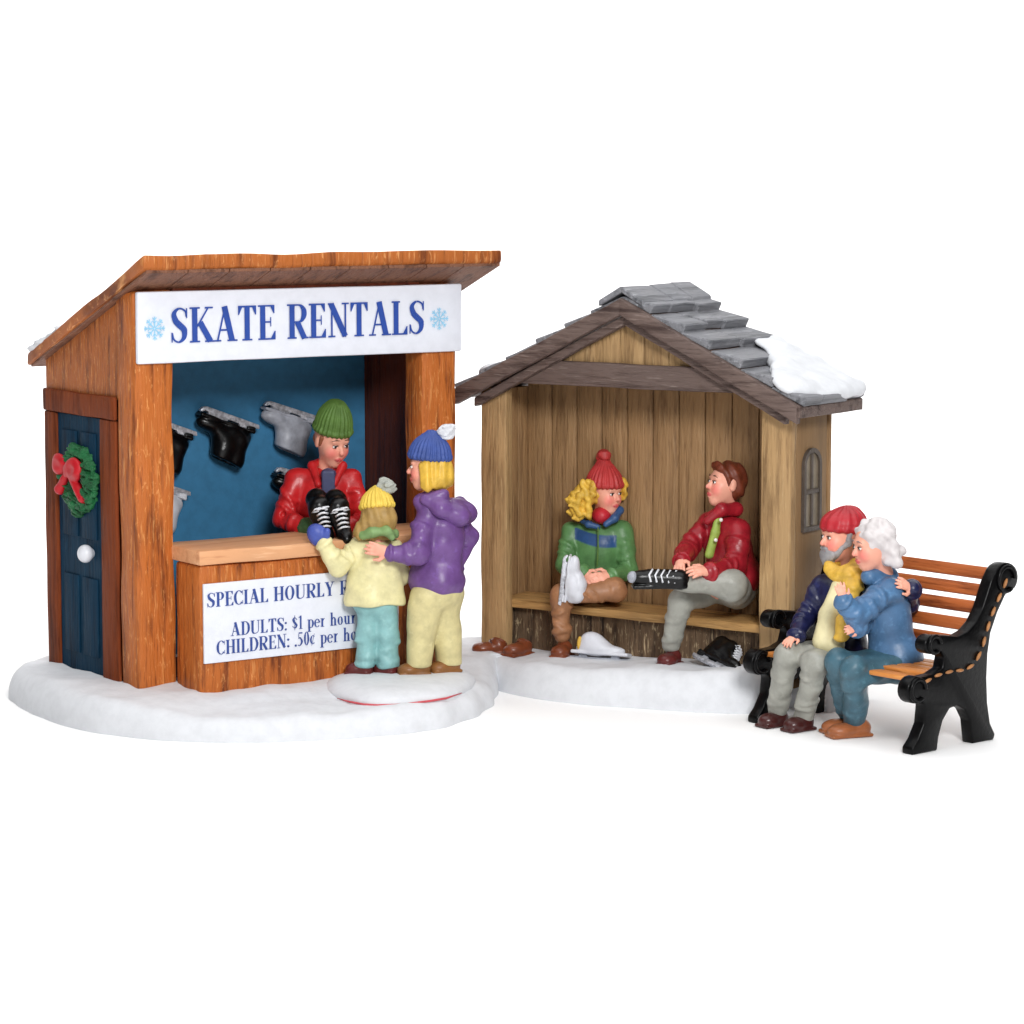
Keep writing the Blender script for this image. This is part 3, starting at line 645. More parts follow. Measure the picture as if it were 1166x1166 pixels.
# ------------------------------------------------------------------ figures
SKIN = lin(236, 168, 144); BLUSH = lin(236, 120, 112); LIP = lin(208, 92, 92)
M['skin'] = resin('painted_skin', SKIN, .45, .05, .05, attr=True)
M['eye_white'] = resin('eye_white', lin(238, 232, 226), .3, .02, 0)
M['eye'] = resin('eye_dark', lin(46, 34, 32), .25, .05, 0, spec=.6)
def mat(name, rgb, rgh=.4, var=.22, b=.14, bs=26, spec=.4, hl=None): 
    g_ = sum(rgb)/3; rgb = tuple(c*.86+g_*.14 for c in rgb); M[name] = resin(name, lin(*rgb), rgh, var, b, bs, spec, hilite=lin(*hl) if hl else None); return M[name]
mat('red_jacket', (214, 28, 32), .34, .25, .12, hl=(222, 60, 62)); mat('crimson_jacket', (172, 22, 36), .36, .25, .12, hl=(198, 44, 54))
mat('purple_jacket', (110, 70, 140), .36, .22, .12, hl=(132, 96, 176)); mat('cream_coat', (232, 222, 160), .45, .16, .12, hl=(244, 238, 196))
mat('green_jacket', (90, 140, 80), .40, .25, .14, hl=(128, 176, 116)); mat('navy_jacket', (26, 30, 74), .32, .3, .2, hl=(52, 58, 110))
mat('blue_jacket', (72, 116, 162), .38, .2, .14, hl=(112, 160, 206)); mat('khaki', (216, 202, 140), .5, .2, .14, hl=(232, 222, 172))
mat('aqua', (134, 190, 190), .42, .2, .12, hl=(168, 212, 208)); mat('grey_trousers', (158, 158, 148), .45, .18, .14, hl=(182, 182, 172))
mat('teal_jeans', (62, 104, 122), .42, .25, .14, hl=(100, 144, 160)); mat('brown_trousers', (168, 112, 72), .45, .2, .14, hl=(198, 146, 104))
mat('brown_shoe', (132, 62, 32), .3, .25, .12); mat('maroon_shoe', (104, 36, 34), .3, .25, .1); mat('tan_shoe', (172, 96, 52), .35, .2, .12); mat('dark_shoe', (74, 30, 28), .28, .2, .1); mat('ochre_shoe', (146, 92, 42), .4, .2, .1)
mat('green_hat', (86, 124, 46), .6, .2, .3); mat('blue_hat', (52, 78, 156), .55, .2, .3); mat('yellow_hat', (240, 202, 70), .5, .15, .2); mat('red_hat', (200, 48, 48), .5, .2, .25); mat('red_cap', (190, 28, 40), .45, .2, .3)
mat('white_wool', (216, 218, 224), .7, .12, .5, 50); mat('grey_wool', (176, 180, 170), .7, .2, .5, 50)
mat('yellow_hair', (240, 188, 56), .45, .3, .2, hl=(248, 210, 100)); mat('sandy_hair', (176, 138, 70), .5, .25, .3, hl=(206, 172, 104)); mat('auburn_hair', (122, 50, 26), .45, .35, .3, hl=(166, 78, 44)); mat('white_hair', (212, 205, 205), .5, .08, .3); mat('grey_hair', (150, 148, 150), .5, .2, .3); mat('brown_hair', (150, 84, 52), .5, .2, .2)
mat('green_scarf', (126, 164, 96), .5, .3, .3); mat('yellow_scarf', (234, 182, 56), .45, .25, .35, 40, hl=(246, 206, 100)); mat('blue_trim', (44, 84, 138), .42, .2, .15); mat('red_knit', (204, 28, 44), .45, .2, .2); mat('lime_tie', (158, 184, 72), .5, .2, .2); mat('slate_shirt', (66, 72, 112), .5, .2, .15); mat('cream_shirt', (228, 216, 164), .5, .15, .12)
mat('blue_mitten', (62, 82, 176), .42, .2, .15); mat('green_cuff', (70, 110, 62), .55, .25, .3); mat('black_boot', (9, 9, 11), .3, .3, .12, 22, .35); mat('white_boot', (212, 214, 222), .4, .1, .1); mat('grey_boot', (170, 174, 186), .4, .3, .3); mat('lace', (226, 228, 234), .5, .1, .0); mat('brow', (120, 78, 60), .6, .1, 0); mat('brow_grey', (120, 112, 112), .6, .1, 0)

def axes(f, up=(0, 0, 1)):
    f = unit(f); l = unit(np.cross(up, f)); u = np.cross(f, l); return f, l, u      # forward, left, up
def head(S, c, f, H, ears=(1, 1), up=(0, 0, 1), fat=1.0, neck=None):
    f, l, u = axes(f, up); R = np.stack([f, l, u]); c = V3(c); Q = lambda a, b, d: c+H*(f*a+l*b+u*d)
    S.ell(Q(-.05, 0, .13), (.385*H, .335*H*fat, .37*H), R, .05*H)
    S.ell(Q(.08, 0, -.16), (.29*H, .255*H*fat, .31*H), R, .12*H)
    S.ell(Q(.20, 0, -.40), (.10*H, .11*H, .085*H), R, .14*H)                       # chin
    for s in (-1, 1):
        S.ell(Q(.21, .15*s, -.12), (.12*H, .11*H, .13*H), R, .10*H)                # cheek
        if ears[0 if s > 0 else 1]: S.ell(Q(-.04, .325*s*fat, .0), (.075*H, .045*H, .12*H), R, .02*H)
    S.cap(Q(.30, -.15, .125), Q(.30, .15, .125), .045*H, k=.08*H)                   # brow ridge
    for s in (-1, 1): S.ell(Q(.385, .135*s, .025), (.06*H, .075*H, .045*H), R, .05*H, 's')
    S.cap(Q(.33, 0, .06), Q(.42, 0, -.09), .026*H, .052*H, .04*H)                   # nose
    S.chain([Q(.30, -.11, -.222), Q(.365, -.04, -.242), Q(.365, .04, -.242), Q(.30, .11, -.222)], [.018*H, .03*H, .03*H, .018*H], .02*H); S.chain([Q(.30, -.09, -.245), Q(.35, 0, -.295), Q(.30, .09, -.245)], [.018*H, .034*H, .018*H], .02*H)
    nb = Q(-.06, 0, -.78) if neck is None else V3(neck); S.cap(Q(-.07, 0, -.22), nb, .17*H, .20*H, .08*H)
    return dict(c=c, f=f, l=l, u=u, R=R, H=H, Q=Q, fat=fat)
def face_paint(h):
    H, Q, R = h['H'], h['Q'], h['R']; sp = []
    for s in (-1, 1): sp.append((Q(.30, .17*s, -.13), .17*H, R, BLUSH, 1)) 
    sp += [(Q(.37, 0, -.255), (.09*H, .10*H, .05*H), R, LIP, .4), (Q(.44, 0, -.10), .10*H, R, tuple(.5*a+.5*b for a, b in zip(SKIN, BLUSH)), 1)]
    return sp
def eyes(h, root, off, brow='brow', lid=False):
    H, Q, R = h['H'], h['Q'], h['R']
    for s in (-1, 1):
        S = Sculpt(.004); S.ell(Q(.335, .135*s, .03), (.03*H, .058*H, .034*H), R, .004); e = obj('eye', S.mesh('eye', off), M['eye_white'], root)
        S = Sculpt(.004); S.ell(Q(.357, .137*s, .031), (.016*H, .031*H, .034*H), R, .004); S.cap(Q(.365, .085*s, .058), Q(.335, .19*s, .055), .011*H, .010*H, .004); obj('iris', S.mesh('iris', off), M['eye'], e)
        S = Sculpt(.004); S.chain([Q(.362, .065*s, .168), Q(.355, .14*s, .178), Q(.31, .215*s, .138)], [.008*H, .011*H, .006*H], .01); obj('eyebrow', S.mesh('brow', off), M[brow], root)
def hand(S, w, d, n, L, side=1, curl=.5, spread=.10, thumb=True):
    """wrist w, pointing d, back-of-hand normal n, thumb on +side of (n x d)"""
    d = unit(d); n = unit(np.asarray(n, float)-d*np.dot(n, d)); t = np.cross(n, d)*side; w = V3(w)
    R = np.stack([d, t, n]); r = .052*L/.5
    S.ell(w+d*L*.26, (L*.31, L*.22, L*.115), R, .02)
    S.cap(w-d*L*.1, w+d*L*.15, L*.14, L*.15, .03)
    ln = [.40, .46, .43, .34]
    for i in range(4):
        o = (1.5-i)*.115*L; b = w+d*L*.44+t*o; dd = unit(d+t*(1.5-i)*spread); l = ln[i]*L
        p1 = b+unit(dd-n*curl*.5)*l*.5; p2 = p1+unit(dd-n*curl*1.3)*l*.3; p3 = p2+unit(dd-n*curl*2.2)*l*.22
        S.chain([b, p1, p2, p3], [L*.062, L*.058, L*.052, L*.043], .008)
    if thumb:
        b = w+d*L*.14+t*L*.17-n*L*.02; p1 = b+unit(t*.8+d*.7-n*.25*curl)*L*.22; p2 = p1+unit(t*.2+d*.9-n*.5*curl)*L*.20; S.chain([b, p1, p2], [L*.085, L*.068, L*.052], .015)
def stripes(hc, u, f, l, n, amp):                 # knitted ribs round a hat's axis
    def d(X, Y, Z):
        a = (X-hc[0])*f[0]+(Y-hc[1])*f[1]+(Z-hc[2])*f[2]; b = (X-hc[0])*l[0]+(Y-hc[1])*l[1]+(Z-hc[2])*l[2]
        return amp*np.sin(np.arctan2(b, a)*n)
    return d
def strands(w, fr, amp, wob=6.0):
    w = unit(w)
    def d(X, Y, Z):
        q = X*w[0]+Y*w[1]+Z*w[2]; return amp*np.sin(q*fr+1.5*np.sin(Z*wob)+1.2*np.sin((X-Y)*wob*1.3))
    return d
def limb(S, pts, rs, k=.05): return S.chain(pts, rs, k)
def shoe(S, an, d, L, w=.085, h=.09, zs=None):
    """shoe under ankle an, pointing d (horizontal), L long"""
    d = unit([d[0], d[1], 0]); t = np.array([-d[1], d[0], 0]); R = np.stack([d, t, [0, 0, 1]]); an = V3(an); z = an[2]-h if zs is None else zs
    S.ell([*(an+d*L*.42)[:2], z+h*.62], (L*.36, w*1.05, h*.72), R, .05); S.ell([*(an+d*L*.02)[:2], z+h*.75], (L*.27, w*.9, h*.95), R, .05)
    S.box([*(an+d*L*.27)[:2], z+.018], (L*.5, w*.98, .020), R, .018, .015); S.plane_cut((0, 0, z), (0, 0, -1), .004)
def build(root, off, parts):
    for nm, S, mt in parts: obj(nm, S.mesh(nm, off), mt, root)
def torso_ell(S, sh_l, sh_r, hip, w, d, f, k=.10, belly=1.0):
    """clothed trunk between shoulder points and hip centre"""
    w, d = w*.95, d*.92; sh_l, sh_r, hip = V3(sh_l), V3(sh_r), V3(hip); m = (sh_l+sh_r)/2; l = unit(sh_l-sh_r); u = unit(m-hip); f_ = np.cross(l, u); R = np.stack([f_, l, u]); hgt = np.linalg.norm(m-hip)
    S.ell(m-u*hgt*.28, (d*.52, w*.50, hgt*.42), R, k); S.ell(m-u*hgt*.62, (d*.5*belly, w*.46*belly, hgt*.42), R, k); S.ell(hip+u*hgt*.08, (d*.52*belly, w*.47*belly, hgt*.30), R, k)
    S.cap(sh_l-l*.02, sh_r+l*.02, .105, k=k); return R
def core(S, hd, sh_l, sh_r, hip, arms, legs):      # the unbroken body under the clothes
    m = (V3(sh_l)+V3(sh_r))/2
    S.cap(m-[0, 0, .08], hip, .15, .15, .08); S.cap(sh_l, sh_r, .06, k=.06)
    for a in arms: S.chain(a, [.035]*len(a), .04)
    for g in legs: S.chain([hip]+list(g), [.09]+[.06]*len(g), .05)
def ring(S, c, R, rx, ry, r, k=.02, a0=0, a1=2*PI, n=16, lift=0):
    pts = [V3(c)+R[0]*rx*math.cos(a)+R[1]*ry*math.sin(a)+R[2]*lift*math.cos(a) for a in np.linspace(a0, a1, n)]; S.chain(pts, [r]*n, k)
def body(name_lab, cat_group, root_xy, S, hd, off, root, brow='brow'):
    me = S.mesh('body', off); paint(me, SKIN, face_paint(hd), off); obj('body', me, M['skin'], root); eyes(hd, root, off, brow)

def beanie(hd, mat_, root, off, prof, top=.62, base=.10, r=.40, ribs=26, cuff=True, pom=None, tilt=.0, pm=None, pr=.10, slouch=0, side=0, amp=.006, name='hat'):
    H, Q, R = hd['H'], hd['Q'], hd['R']; S = Sculpt(.010); u2 = unit(hd['u']-hd['f']*tilt); f2 = unit(hd['f']+hd['u']*tilt); R2 = np.stack([f2, hd['l'], u2]); c = Q(-.05, 0, base)
    h = (top-base)*H; n = 12; xs = np.linspace(0, 1, len(prof))
    for i in range(n):
        t = i/(n-1); rad = r*H*np.interp(t, xs, prof); th = min(.10*H, rad*.8)
        S.ell(c+u2*(h-th)*t-f2*slouch*t*t*H+hd['l']*side*t*t*H, (rad*1.04, rad*.94, th), R2, .05*H)
    if cuff: ring(S, c+u2*.04*H, R2, r*H*.99, r*H*.91, .062*H, .015)
    S.plane_cut(c-u2*.06*H, -u2, .015); S.disp = stripes(c-f2*slouch*.3*H, u2, R2[0], R2[1], ribs, amp)
    o = obj(name, S.mesh(name, off), mat_, root)
    if pom is not None:
        S = Sculpt(.010); pc = c+u2*h*pom[2]+hd['f']*pom[0]*H+hd['l']*pom[1]*H; S.ell(pc, pr); S.disp = folds(.016, 60, 3); obj('pom_pom', S.mesh('pom', off), pm, o)
    return o
def wrinkle(S, p, ax, r, n=3, gap=.05, g=.013, seed=0):
    rr = np.random.default_rng(seed); ax = unit(ax)
    for i in range(n):
        a = unit(ax+rr.normal(size=3)*.35); u = unit(np.cross(a, [0.3, .9, .2])); v = np.cross(a, u); q = V3(p)+ax*(i-(n-1)/2)*gap; r = r*.965; t0 = rr.uniform(0, 6.28)
        pts = [q+(u*math.cos(t)+v*math.sin(t))*r for t in np.linspace(t0, t0+3.6, 9)]; S.chain(pts, [g*.3]+[g*.6]*7+[g*.3], .05)
def sleeve(S, pts, rs, seed=0, cuff=.012, w=1):
    rs = [x*.9 for x in rs]
    S.chain(pts, rs, .05); a, e, z = V3(pts[0]), V3(pts[1]), V3(pts[2])
    if w: wrinkle(S, e+(a-e)*.28, e-a, (rs[0]*.3+rs[1]*.7)*1.05, 2, .06, .012, seed); wrinkle(S, e+(z-e)*.32, z-e, (rs[1]*.7+rs[2]*.3)*1.05, 2, .06, .012, seed+1); wrinkle(S, a+(e-a)*.40, e-a, rs[0]*1.0, 1, .08, .012, seed+7)
    d = unit(z-e); u = unit(np.cross(d, [.1, .3, .9])); R = np.stack([u, np.cross(d, u), d]); ring(S, z-d*.01, R, rs[2]*.92, rs[2]*.92, .028, .012)

# --- ice skates -------------------------------------------------------------------------------------------------
def skate_parts(root, size, boot, lace, T=None, blade=True, laces=True, open_top=True, vox=.011, shaft=.52):
    """own frame: toe +x, sole +z up from blade at z=0; T maps to root space"""
    k = size; I = lambda x, y, z: np.array([x, y, z])*k
    S = Sculpt(vox*k); S.ell(I(.30, 0, .20), I(.20, .105, .10), k=.06*k).ell(I(.0, 0, .22), I(.20, .10, .13), k=.08*k).ell(I(-.16, 0, .22), I(.16, .095, .12), k=.08*k)
    S.cap(I(-.12, 0, .26), I(-.15, 0, shaft), .14*k, .15*k, .06*k).cap(I(.02, 0, .26), I(.02, 0, shaft), .13*k, .15*k, .06*k).cap(I(.14, 0, .27), I(.06, 0, shaft-.10), .10*k, .12*k, .08*k); S.box(I(.10, 0, .115), I(.40, .095, .022), rd=.015*k, k=.02*k)
    S.box(I(-.24, 0, .085), I(.06, .07, .03), rd=.012*k, k=.01*k)
    if open_top: S.plane_cut(I(-.08, 0, shaft+.06), (.12, 0, 1), .02*k); S.cap(I(-.12, 0, shaft+.02), I(-.12, 0, .85), .09*k, k=.015*k, op='s').cap(I(.0, 0, shaft+.02), I(.0, 0, .85), .09*k, k=.015*k, op='s')
    S.disp = folds(.006*k, 15/k, 2)
    b = obj('boot', S.mesh('boot'), boot, root); out = [b]
    if blade:
        bm = bmesh.new(); pr = [(-.36, .0), (.42, .0), (.47, .02), (.50, .07), (.48, .09), (.43, .055), (.38, .06), (.37, .10), (.10, .10), (.08, .07), (-.08, .07), (-.10, .10), (-.30, .10), (-.31, .06), (-.38, .05)]
        prism(bm, [(x*k, -.035*k, z*k) for x, z in pr], (0, .07*k, 0), .010*k); out.append(obj('blade', smooth(bm_mesh(bm, 'blade'), .6), M['silver'], root))
    if laces:
        bm = bmesh.new()
        for i in range(5):
            t = i/4; x, z = .29-.12*t, .285+.20*t
            tube(bm, [I(x-.02, -.07, z-.03), I(x+.015, -.02, z+.025), I(x+.035, .03, z+.03), I(x+.0, .075, z-.01)], .013*k, 6)
            tube(bm, [I(x-.02, .07, z-.03), I(x+.015, .02, z+.028), I(x+.035, -.03, z+.034), I(x+.0, -.075, z-.01)], .013*k, 6)
        tube(bm, [I(.16, -.01, .51), I(.19, -.09, .52), I(.16, -.13, .46), I(.19, -.04, .48)], .012*k, 6); tube(bm, [I(.16, .01, .51), I(.19, .09, .52), I(.16, .13, .46), I(.19, .04, .48)], .012*k, 6)
        out.append(obj('laces', smooth(bm_mesh(bm, 'laces')), lace, root))
    if T is not None:
        for o in out: o.data.transform(T)
    return out
def basis(o, x, z):                               # matrix with x toward toe, z toward boot top
    x = unit(x); z = unit(np.asarray(z, float)-x*np.dot(z, x)); y = np.cross(z, x)
    return Matrix(((x[0], y[0], z[0], o[0]), (x[1], y[1], z[1], o[1]), (x[2], y[2], z[2], o[2]), (0, 0, 0, 1)))
def hung(px, a, size, label, boot, yy=1.56, laces=False, flip=1):
    c = BOOTH.iny(*px, yy); a = math.radians(a); tx = BOOTH.ex*-math.cos(a)*flip+np.array([0, 0, 1])*math.sin(a); uz = BOOTH.ex*-math.sin(a)*flip+np.array([0, 0, -1])*math.cos(a)
    r = thing('ice_skate', label, 'ice skate', mat=basis(BOOTH.w(*c), tx, uz), group='skates hanging on the blue wall'); skate_parts(r, size, boot, M['lace'], laces=laces); return r
hung((267, 474), 20, .92, 'black ice skate hanging upside down in the middle of the blue wall', M['black_boot'])
hung((337, 466), 18, .86, "grey-white ice skate hanging upside down just left of the vendor's green hat", M['grey_boot'])
hung((196, 482), 20, .90, 'black ice skate half hidden behind the front post, upper one at the left edge', M['black_boot'])
hung((190, 551), 20, .86, 'white ice skate half hidden behind the front post, lower one at the left edge', M['white_boot'])
hung((350, 541), 18, .88, "black ice skate mostly hidden behind the vendor's red sleeve", M['black_boot'])

# --- vendor in the booth ----------------------------------------------------------------------------------------
P = at
Yv = -.30
off = np.array([*at(372, 600, Yv)[:2], .36]); rt = thing('person', 'person in green beanie and red jacket behind the counter offering black skates', 'person', off)
S = Sculpt(.011); f = (.55, -.76, -.30); hd = head(S, P(378, 503, Yv-.02), f, .55, neck=P(371, 546, Yv+.05))
shl, shr = P(400, 546, Yv+.02), P(338, 546, Yv-.02); hip = np.array([off[0], off[1]+.05, 1.55])
eR, wR = P(322, 590, Yv-.18), P(356, 604, Yv-.50); eL, wL = P(416, 590, Yv-.15), P(398, 600, Yv-.50)
legs = [(hip+[-.13, 0, -.1], np.array([off[0]-.15, off[1], .45])), (hip+[.15, 0, -.1], np.array([off[0]+.17, off[1], .45]))]
core(S, hd, shl, shr, hip, [(shl, eL, wL), (shr, eR, wR)], legs)
hand(S, wR, P(372, 602, Yv-.62)-wR, (-.3, -.6, .7), .23, 1, .8); hand(S, wL, P(388, 598, Yv-.62)-wL, (.4, -.6, .6), .23, -1, .8)
body(0, 0, 0, S, hd, off, rt)
J = Sculpt(.013); torso_ell(J, shl, shr, hip, .74, .52, f); sleeve(J, [shl, eL, wL], [.13, .115, .10], 3); sleeve(J, [shr, eR, wR], [.14, .12, .10], 4); J.plane_cut((0, 0, 1.45), (0, 0, -1), .03); J.disp = folds(.010, 13, 1)
for q in ((.3, 0), (.6, .02)): J.ell(shr+(eR-shr)*.9+[0, -.12, q[1]], (.02, .03, .02), k=.02, op='s')
jk = obj('jacket', J.mesh('jacket', off), M['red_jacket'], rt)
Cc = Sculpt(.011); nb = P(373, 533, Yv+.0); Cc.cap(nb+[-.17, -.02, .03], nb+[-.09, -.22, -.16], .05, .04, .03).cap(nb+[.17, -.05, .03], nb+[.09, -.24, -.15], .05, .04, .03).cap(nb+[-.17, -.02, .03], nb+[-.05, .16, .07], .05, k=.03).cap(nb+[.17, -.05, .03], nb+[.06, .16, .07], .05, k=.03).cap(nb+[-.05, .16, .07], nb+[.06, .16, .07], .05, k=.03)
obj('collar', Cc.mesh('collar', off), M['red_jacket'], jk)
T_ = Sculpt(.011); T_.box(P(374, 556, Yv-.26), (.075, .03, .20), None, .02).ell(P(374, 540, Yv-.19), (.09, .07, .07)); obj('shirt', T_.mesh('shirt', off), M['slate_shirt'], rt)
G = Sculpt(.012); G.cap(wR+[-.06, .02, .03], wR+[.05, -.10, .03], .115, .11, .02); G.disp = folds(.006, 30, 2); obj('cuff', G.mesh('cuff', off), M['green_cuff'], rt)
tr = Sculpt(.02); tr.ell(hip, (.28, .22, .2)).cap(*legs[0], .15, .13, .06).cap(*legs[1], .15, .13, .06); obj('trousers', tr.mesh('trousers', off), M['slate_shirt'], rt)
beanie(hd, M['green_hat'], rt, off, [1, 1.02, 1.0, .95, .87, .72, .5], top=.90, base=.235, r=.39, ribs=26)
HS = Sculpt(.010); H, Q, R = hd['H'], hd['Q'], hd['R']
for s in (-1, 1): HS.cap(Q(.08, .31*s, .14), Q(.06, .325*s, -.02), .05*H, .03*H, .02)
HS.ell(Q(-.22, 0, .0), (.22*H, .30*H, .22*H), R); obj('hair', HS.mesh('hair', off), M['brown_hair'], rt)
# the pair of black skates he holds
for i, (px, lab) in enumerate(((370, "black laced skate held up by the vendor, nearer his blue-shirted chest's left"), (391, 'black laced skate held by the vendor, the one nearer the blonde child'))):
    lab = ('black laced skate held by the vendor, the one beside his green cuff', 'black laced skate held by the vendor, the one beside the yellow-hatted child')[i]
    c = P((368, 389)[i], 607+i*1, Yv-.66-.05*i); r = thing('ice_skate', lab, 'ice skate', mat=basis(c, (.25, -.85, -.42), (-.10, -.35, .9)), group="skates in the vendor's hands")
    skate_parts(r, .84, M['black_boot'], M['lace'], open_top=False, shaft=.44)

# --- small snow mound with the two customers ---------------------------------------------------------------------
mz = .36
mo = [atz(x, y, .262) for x, y in ((374, 789), (398, 799), (430, 804), (470, 801), (508, 796), (532, 786))]
m_c = np.array([-1.2, -1.75, 0])
back = [np.array([-.42, -1.15, 0]), np.array([-.8, -.85, 0]), np.array([-1.5, -1.0, 0]), np.array([-2.0, -1.35, 0])]
md = snow_base('snow_mound', mo+back, .155, 'small white snow mound under the woman and child at the counter', .36, 3.0, low=.255, lump=.015, cat='snow mound', skirt=.03)
bm = bmesh.new(); pts = [V3(atz(x, y-1, .275))+[0, -.006, .0] for x, y in ((384, 796), (398, 800), (414, 803), (430, 804), (450, 803.5), (470, 801.5), (490, 799), (508, 796), (526, 790))]; tube(bm, pts, [.004]+[.012]*7+[.004], 6)
obj('painted_edge', smooth(bm_mesh(bm, 'e')), M['red_line'], md)

# --- woman in purple ---------------------------------------------------------------------------------------------
Yw = -1.42; zg = .402
off = np.array([*at(495, 772, Yw)[:2], zg]); rt = thing('person', 'person with yellow hair in blue bobble hat and purple hooded jacket', 'person', off)
S = Sculpt(.011); hd = head(S, P(487, 532, Yw), (-1, .08, -.03), .50, ears=(0, 0), neck=P(497, 566, Yw))
shl, shr = P(487, 583, Yw-.12), P(520, 582, Yw+.16); hip = P(497, 668, Yw); el, wl = P(476, 632, Yw-.30), P(443, 629, Yw-.36); er, wr_ = P(534, 612, Yw+.22), P(520, 645, Yw+.05)
kl, al = P(480, 715, Yw-.10), P(477, 757, Yw-.12); kr, ar = P(508, 715, Yw+.08), P(511, 757, Yw+.06)
core(S, hd, shl, shr, hip, [(shl, el, wl), (shr, er, wr_)], [(kl, al), (kr, ar)])
hand(S, wl, P(412, 622, Yw-.38)-wl, (-.15, -1, .15), .30, 1, .25, .06); hand(S, wr_, (-.6, 0, -.5), (0, -.5, 1), .2)
body(0, 0, 0, S, hd, off, rt)
J = Sculpt(.013); torso_ell(J, shl, shr, hip, .54, .56, (-1, 0, 0)); J.ell(hip+[0, 0, .06], (.31, .27, .26), k=.1); sleeve(J, [shl, el, wl], [.135, .115, .085], 3); sleeve(J, [shr, er, wr_], [.125, .115, .10], 4); J.plane_cut(hip+[0, 0, -.07], (.03, 0, -1), .02)
J.cap(P(480, 572, Yw-.08), P(500, 566, Yw), .10, .11, .05); J.disp = folds(.011, 12, 4); jk = obj('jacket', J.mesh('jacket', off), M['purple_jacket'], rt)
Hd = Sculpt(.012); Hd.chain([P(484, 570, Yw-.20), P(502, 579, Yw-.24), P(522, 587, Yw-.16), P(530, 584, Yw+.02), P(524, 572, Yw+.16)], [.06, .085, .105, .115, .09], .07).ell(P(516, 578, Yw), (.12, .16, .12), k=.07).cap(P(486, 568, Yw-.20), P(505, 562, Yw-.18), .05, .06, .05); Hd.disp = folds(.010, 14, 6); obj('hood', Hd.mesh('hood', off), M['purple_jacket'], jk)
T_ = Sculpt(.013); T_.ell(hip+[0, 0, -.05], (.27, .24, .2), k=.08).chain([hip+[-.10, -.10, -.1], kl, al+[0, 0, -.02]], [.19, .155, .145], .06).chain([hip+[.10, .08, -.1], kr, ar+[0, 0, -.02]], [.18, .15, .145], .06); T_.plane_cut((0, 0, zg+.075), (0, 0, -1), .02); wrinkle(T_, kr+(ar-kr)*.30, ar-kr, .116, 2, .07, .012, 31); wrinkle(T_, kl+(al-kl)*.30, al-kl, .120, 2, .07, .012, 33); wrinkle(T_, ar+(kr-ar)*.22, ar-kr, .105, 2, .06, .010, 35); wrinkle(T_, al+(kl-al)*.22, al-kl, .108, 2, .06, .010, 37); T_.disp = folds(.012, 12, 8); obj('trousers', T_.mesh('trousers', off), M['khaki'], rt)
for a, d in ((al, (-1, -.25)), (ar, (-.9, -.5))):
    S2 = Sculpt(.010); shoe(S2, [a[0]+.04, a[1], zg+.10], d, .36, .10, .10, zg-.01); obj('shoe', S2.mesh('shoe', off), M['ochre_shoe'], rt)
H, Q, R = hd['H'], hd['Q'], hd['R']
HS = Sculpt(.010); HS.ell(Q(-.12, 0, .10), (.36*H, .38*H, .36*H), R, .05).ell(Q(-.26, 0, -.20), (.32*H, .41*H, .34*H), R, .08).cap(Q(.02, .33, .05), Q(-.02, .37, -.36), .12*H, .15*H, .06).cap(Q(.02, -.33, .05), Q(-.02, -.37, -.36), .12*H, .15*H, .06)
HS.ell(Q(.30, 0, -.08), (.34*H, .30*H, .60*H), R, .03, 's'); HS.plane_cut(Q(-.2, 0, -.52), -hd['u'], .03); HS.disp = strands((1, .2, .15), 62, .008); obj('hair', HS.mesh('hair', off), M['yellow_hair'], rt)
beanie(hd, M['blue_hat'], rt, off, prof=[1, 1.03, 1.0, .92, .80, .58, .30], top=.82, base=.20, r=.43, ribs=28, tilt=.12, pom=(-.32, .0, .93), pm=M['white_wool'], pr=.088)

# --- child -------------------------------------------------------------------------------------------------------
Yc = -1.50; zc = .402
off = np.array([*at(430, 774, Yc)[:2], zc]); rt = thing('person', 'child in yellow bobble hat and cream coat reaching up to the counter', 'person', off)
S = Sculpt(.011); hd = head(S, P(429, 584, Yc), (-.35, .9, -.02), .42, ears=(0, 0), neck=P(431, 616, Yc)); shl, shr = P(409, 624, Yc+.02), P(449, 625, Yc+.02); hip = P(427, 682, Yc)
el, wl = P(385, 645, Yc-.16), P(368, 618, Yc-.22); er, wr_ = P(456, 655, Yc+.14), P(450, 640, Yc+.34); kl, al = P(418, 722, Yc), P(414, 760, Yc); kr, ar = P(442, 722, Yc), P(443, 758, Yc+.02)
core(S, hd, shl, shr, hip, [(shl, el, wl), (shr, er, wr_)], [(kl, al), (kr, ar)]); hand(S, wl, P(358, 602, Yc-.16)-wl, (.3, -1, .2), .16, 1, .3); hand(S, wr_, (0, .7, .3), (0, 0, 1), .17)
body(0, 0, 0, S, hd, off, rt)
J = Sculpt(.012); torso_ell(J, shl, shr, hip, .50, .42, (0, 1, 0), belly=.96); J.chain([hip+[-.17, 0, .3], hip+[-.20, 0, -.02]], [.11, .12], .1).chain([hip+[.17, 0, .3], hip+[.20, 0, -.02]], [.11, .12], .1).ell(hip+[0, 0, -.02], (.27, .23, .2), k=.1); sleeve(J, [shl, el, wl], [.125, .115, .085], 5); sleeve(J, [shr, er, wr_], [.125, .11, .09], 6); J.plane_cut(hip+[0, 0, -.06], (0, 0, -1), .02); J.disp = folds(.009, 13, 9); obj('coat', J.mesh('coat', off), M['cream_coat'], rt)
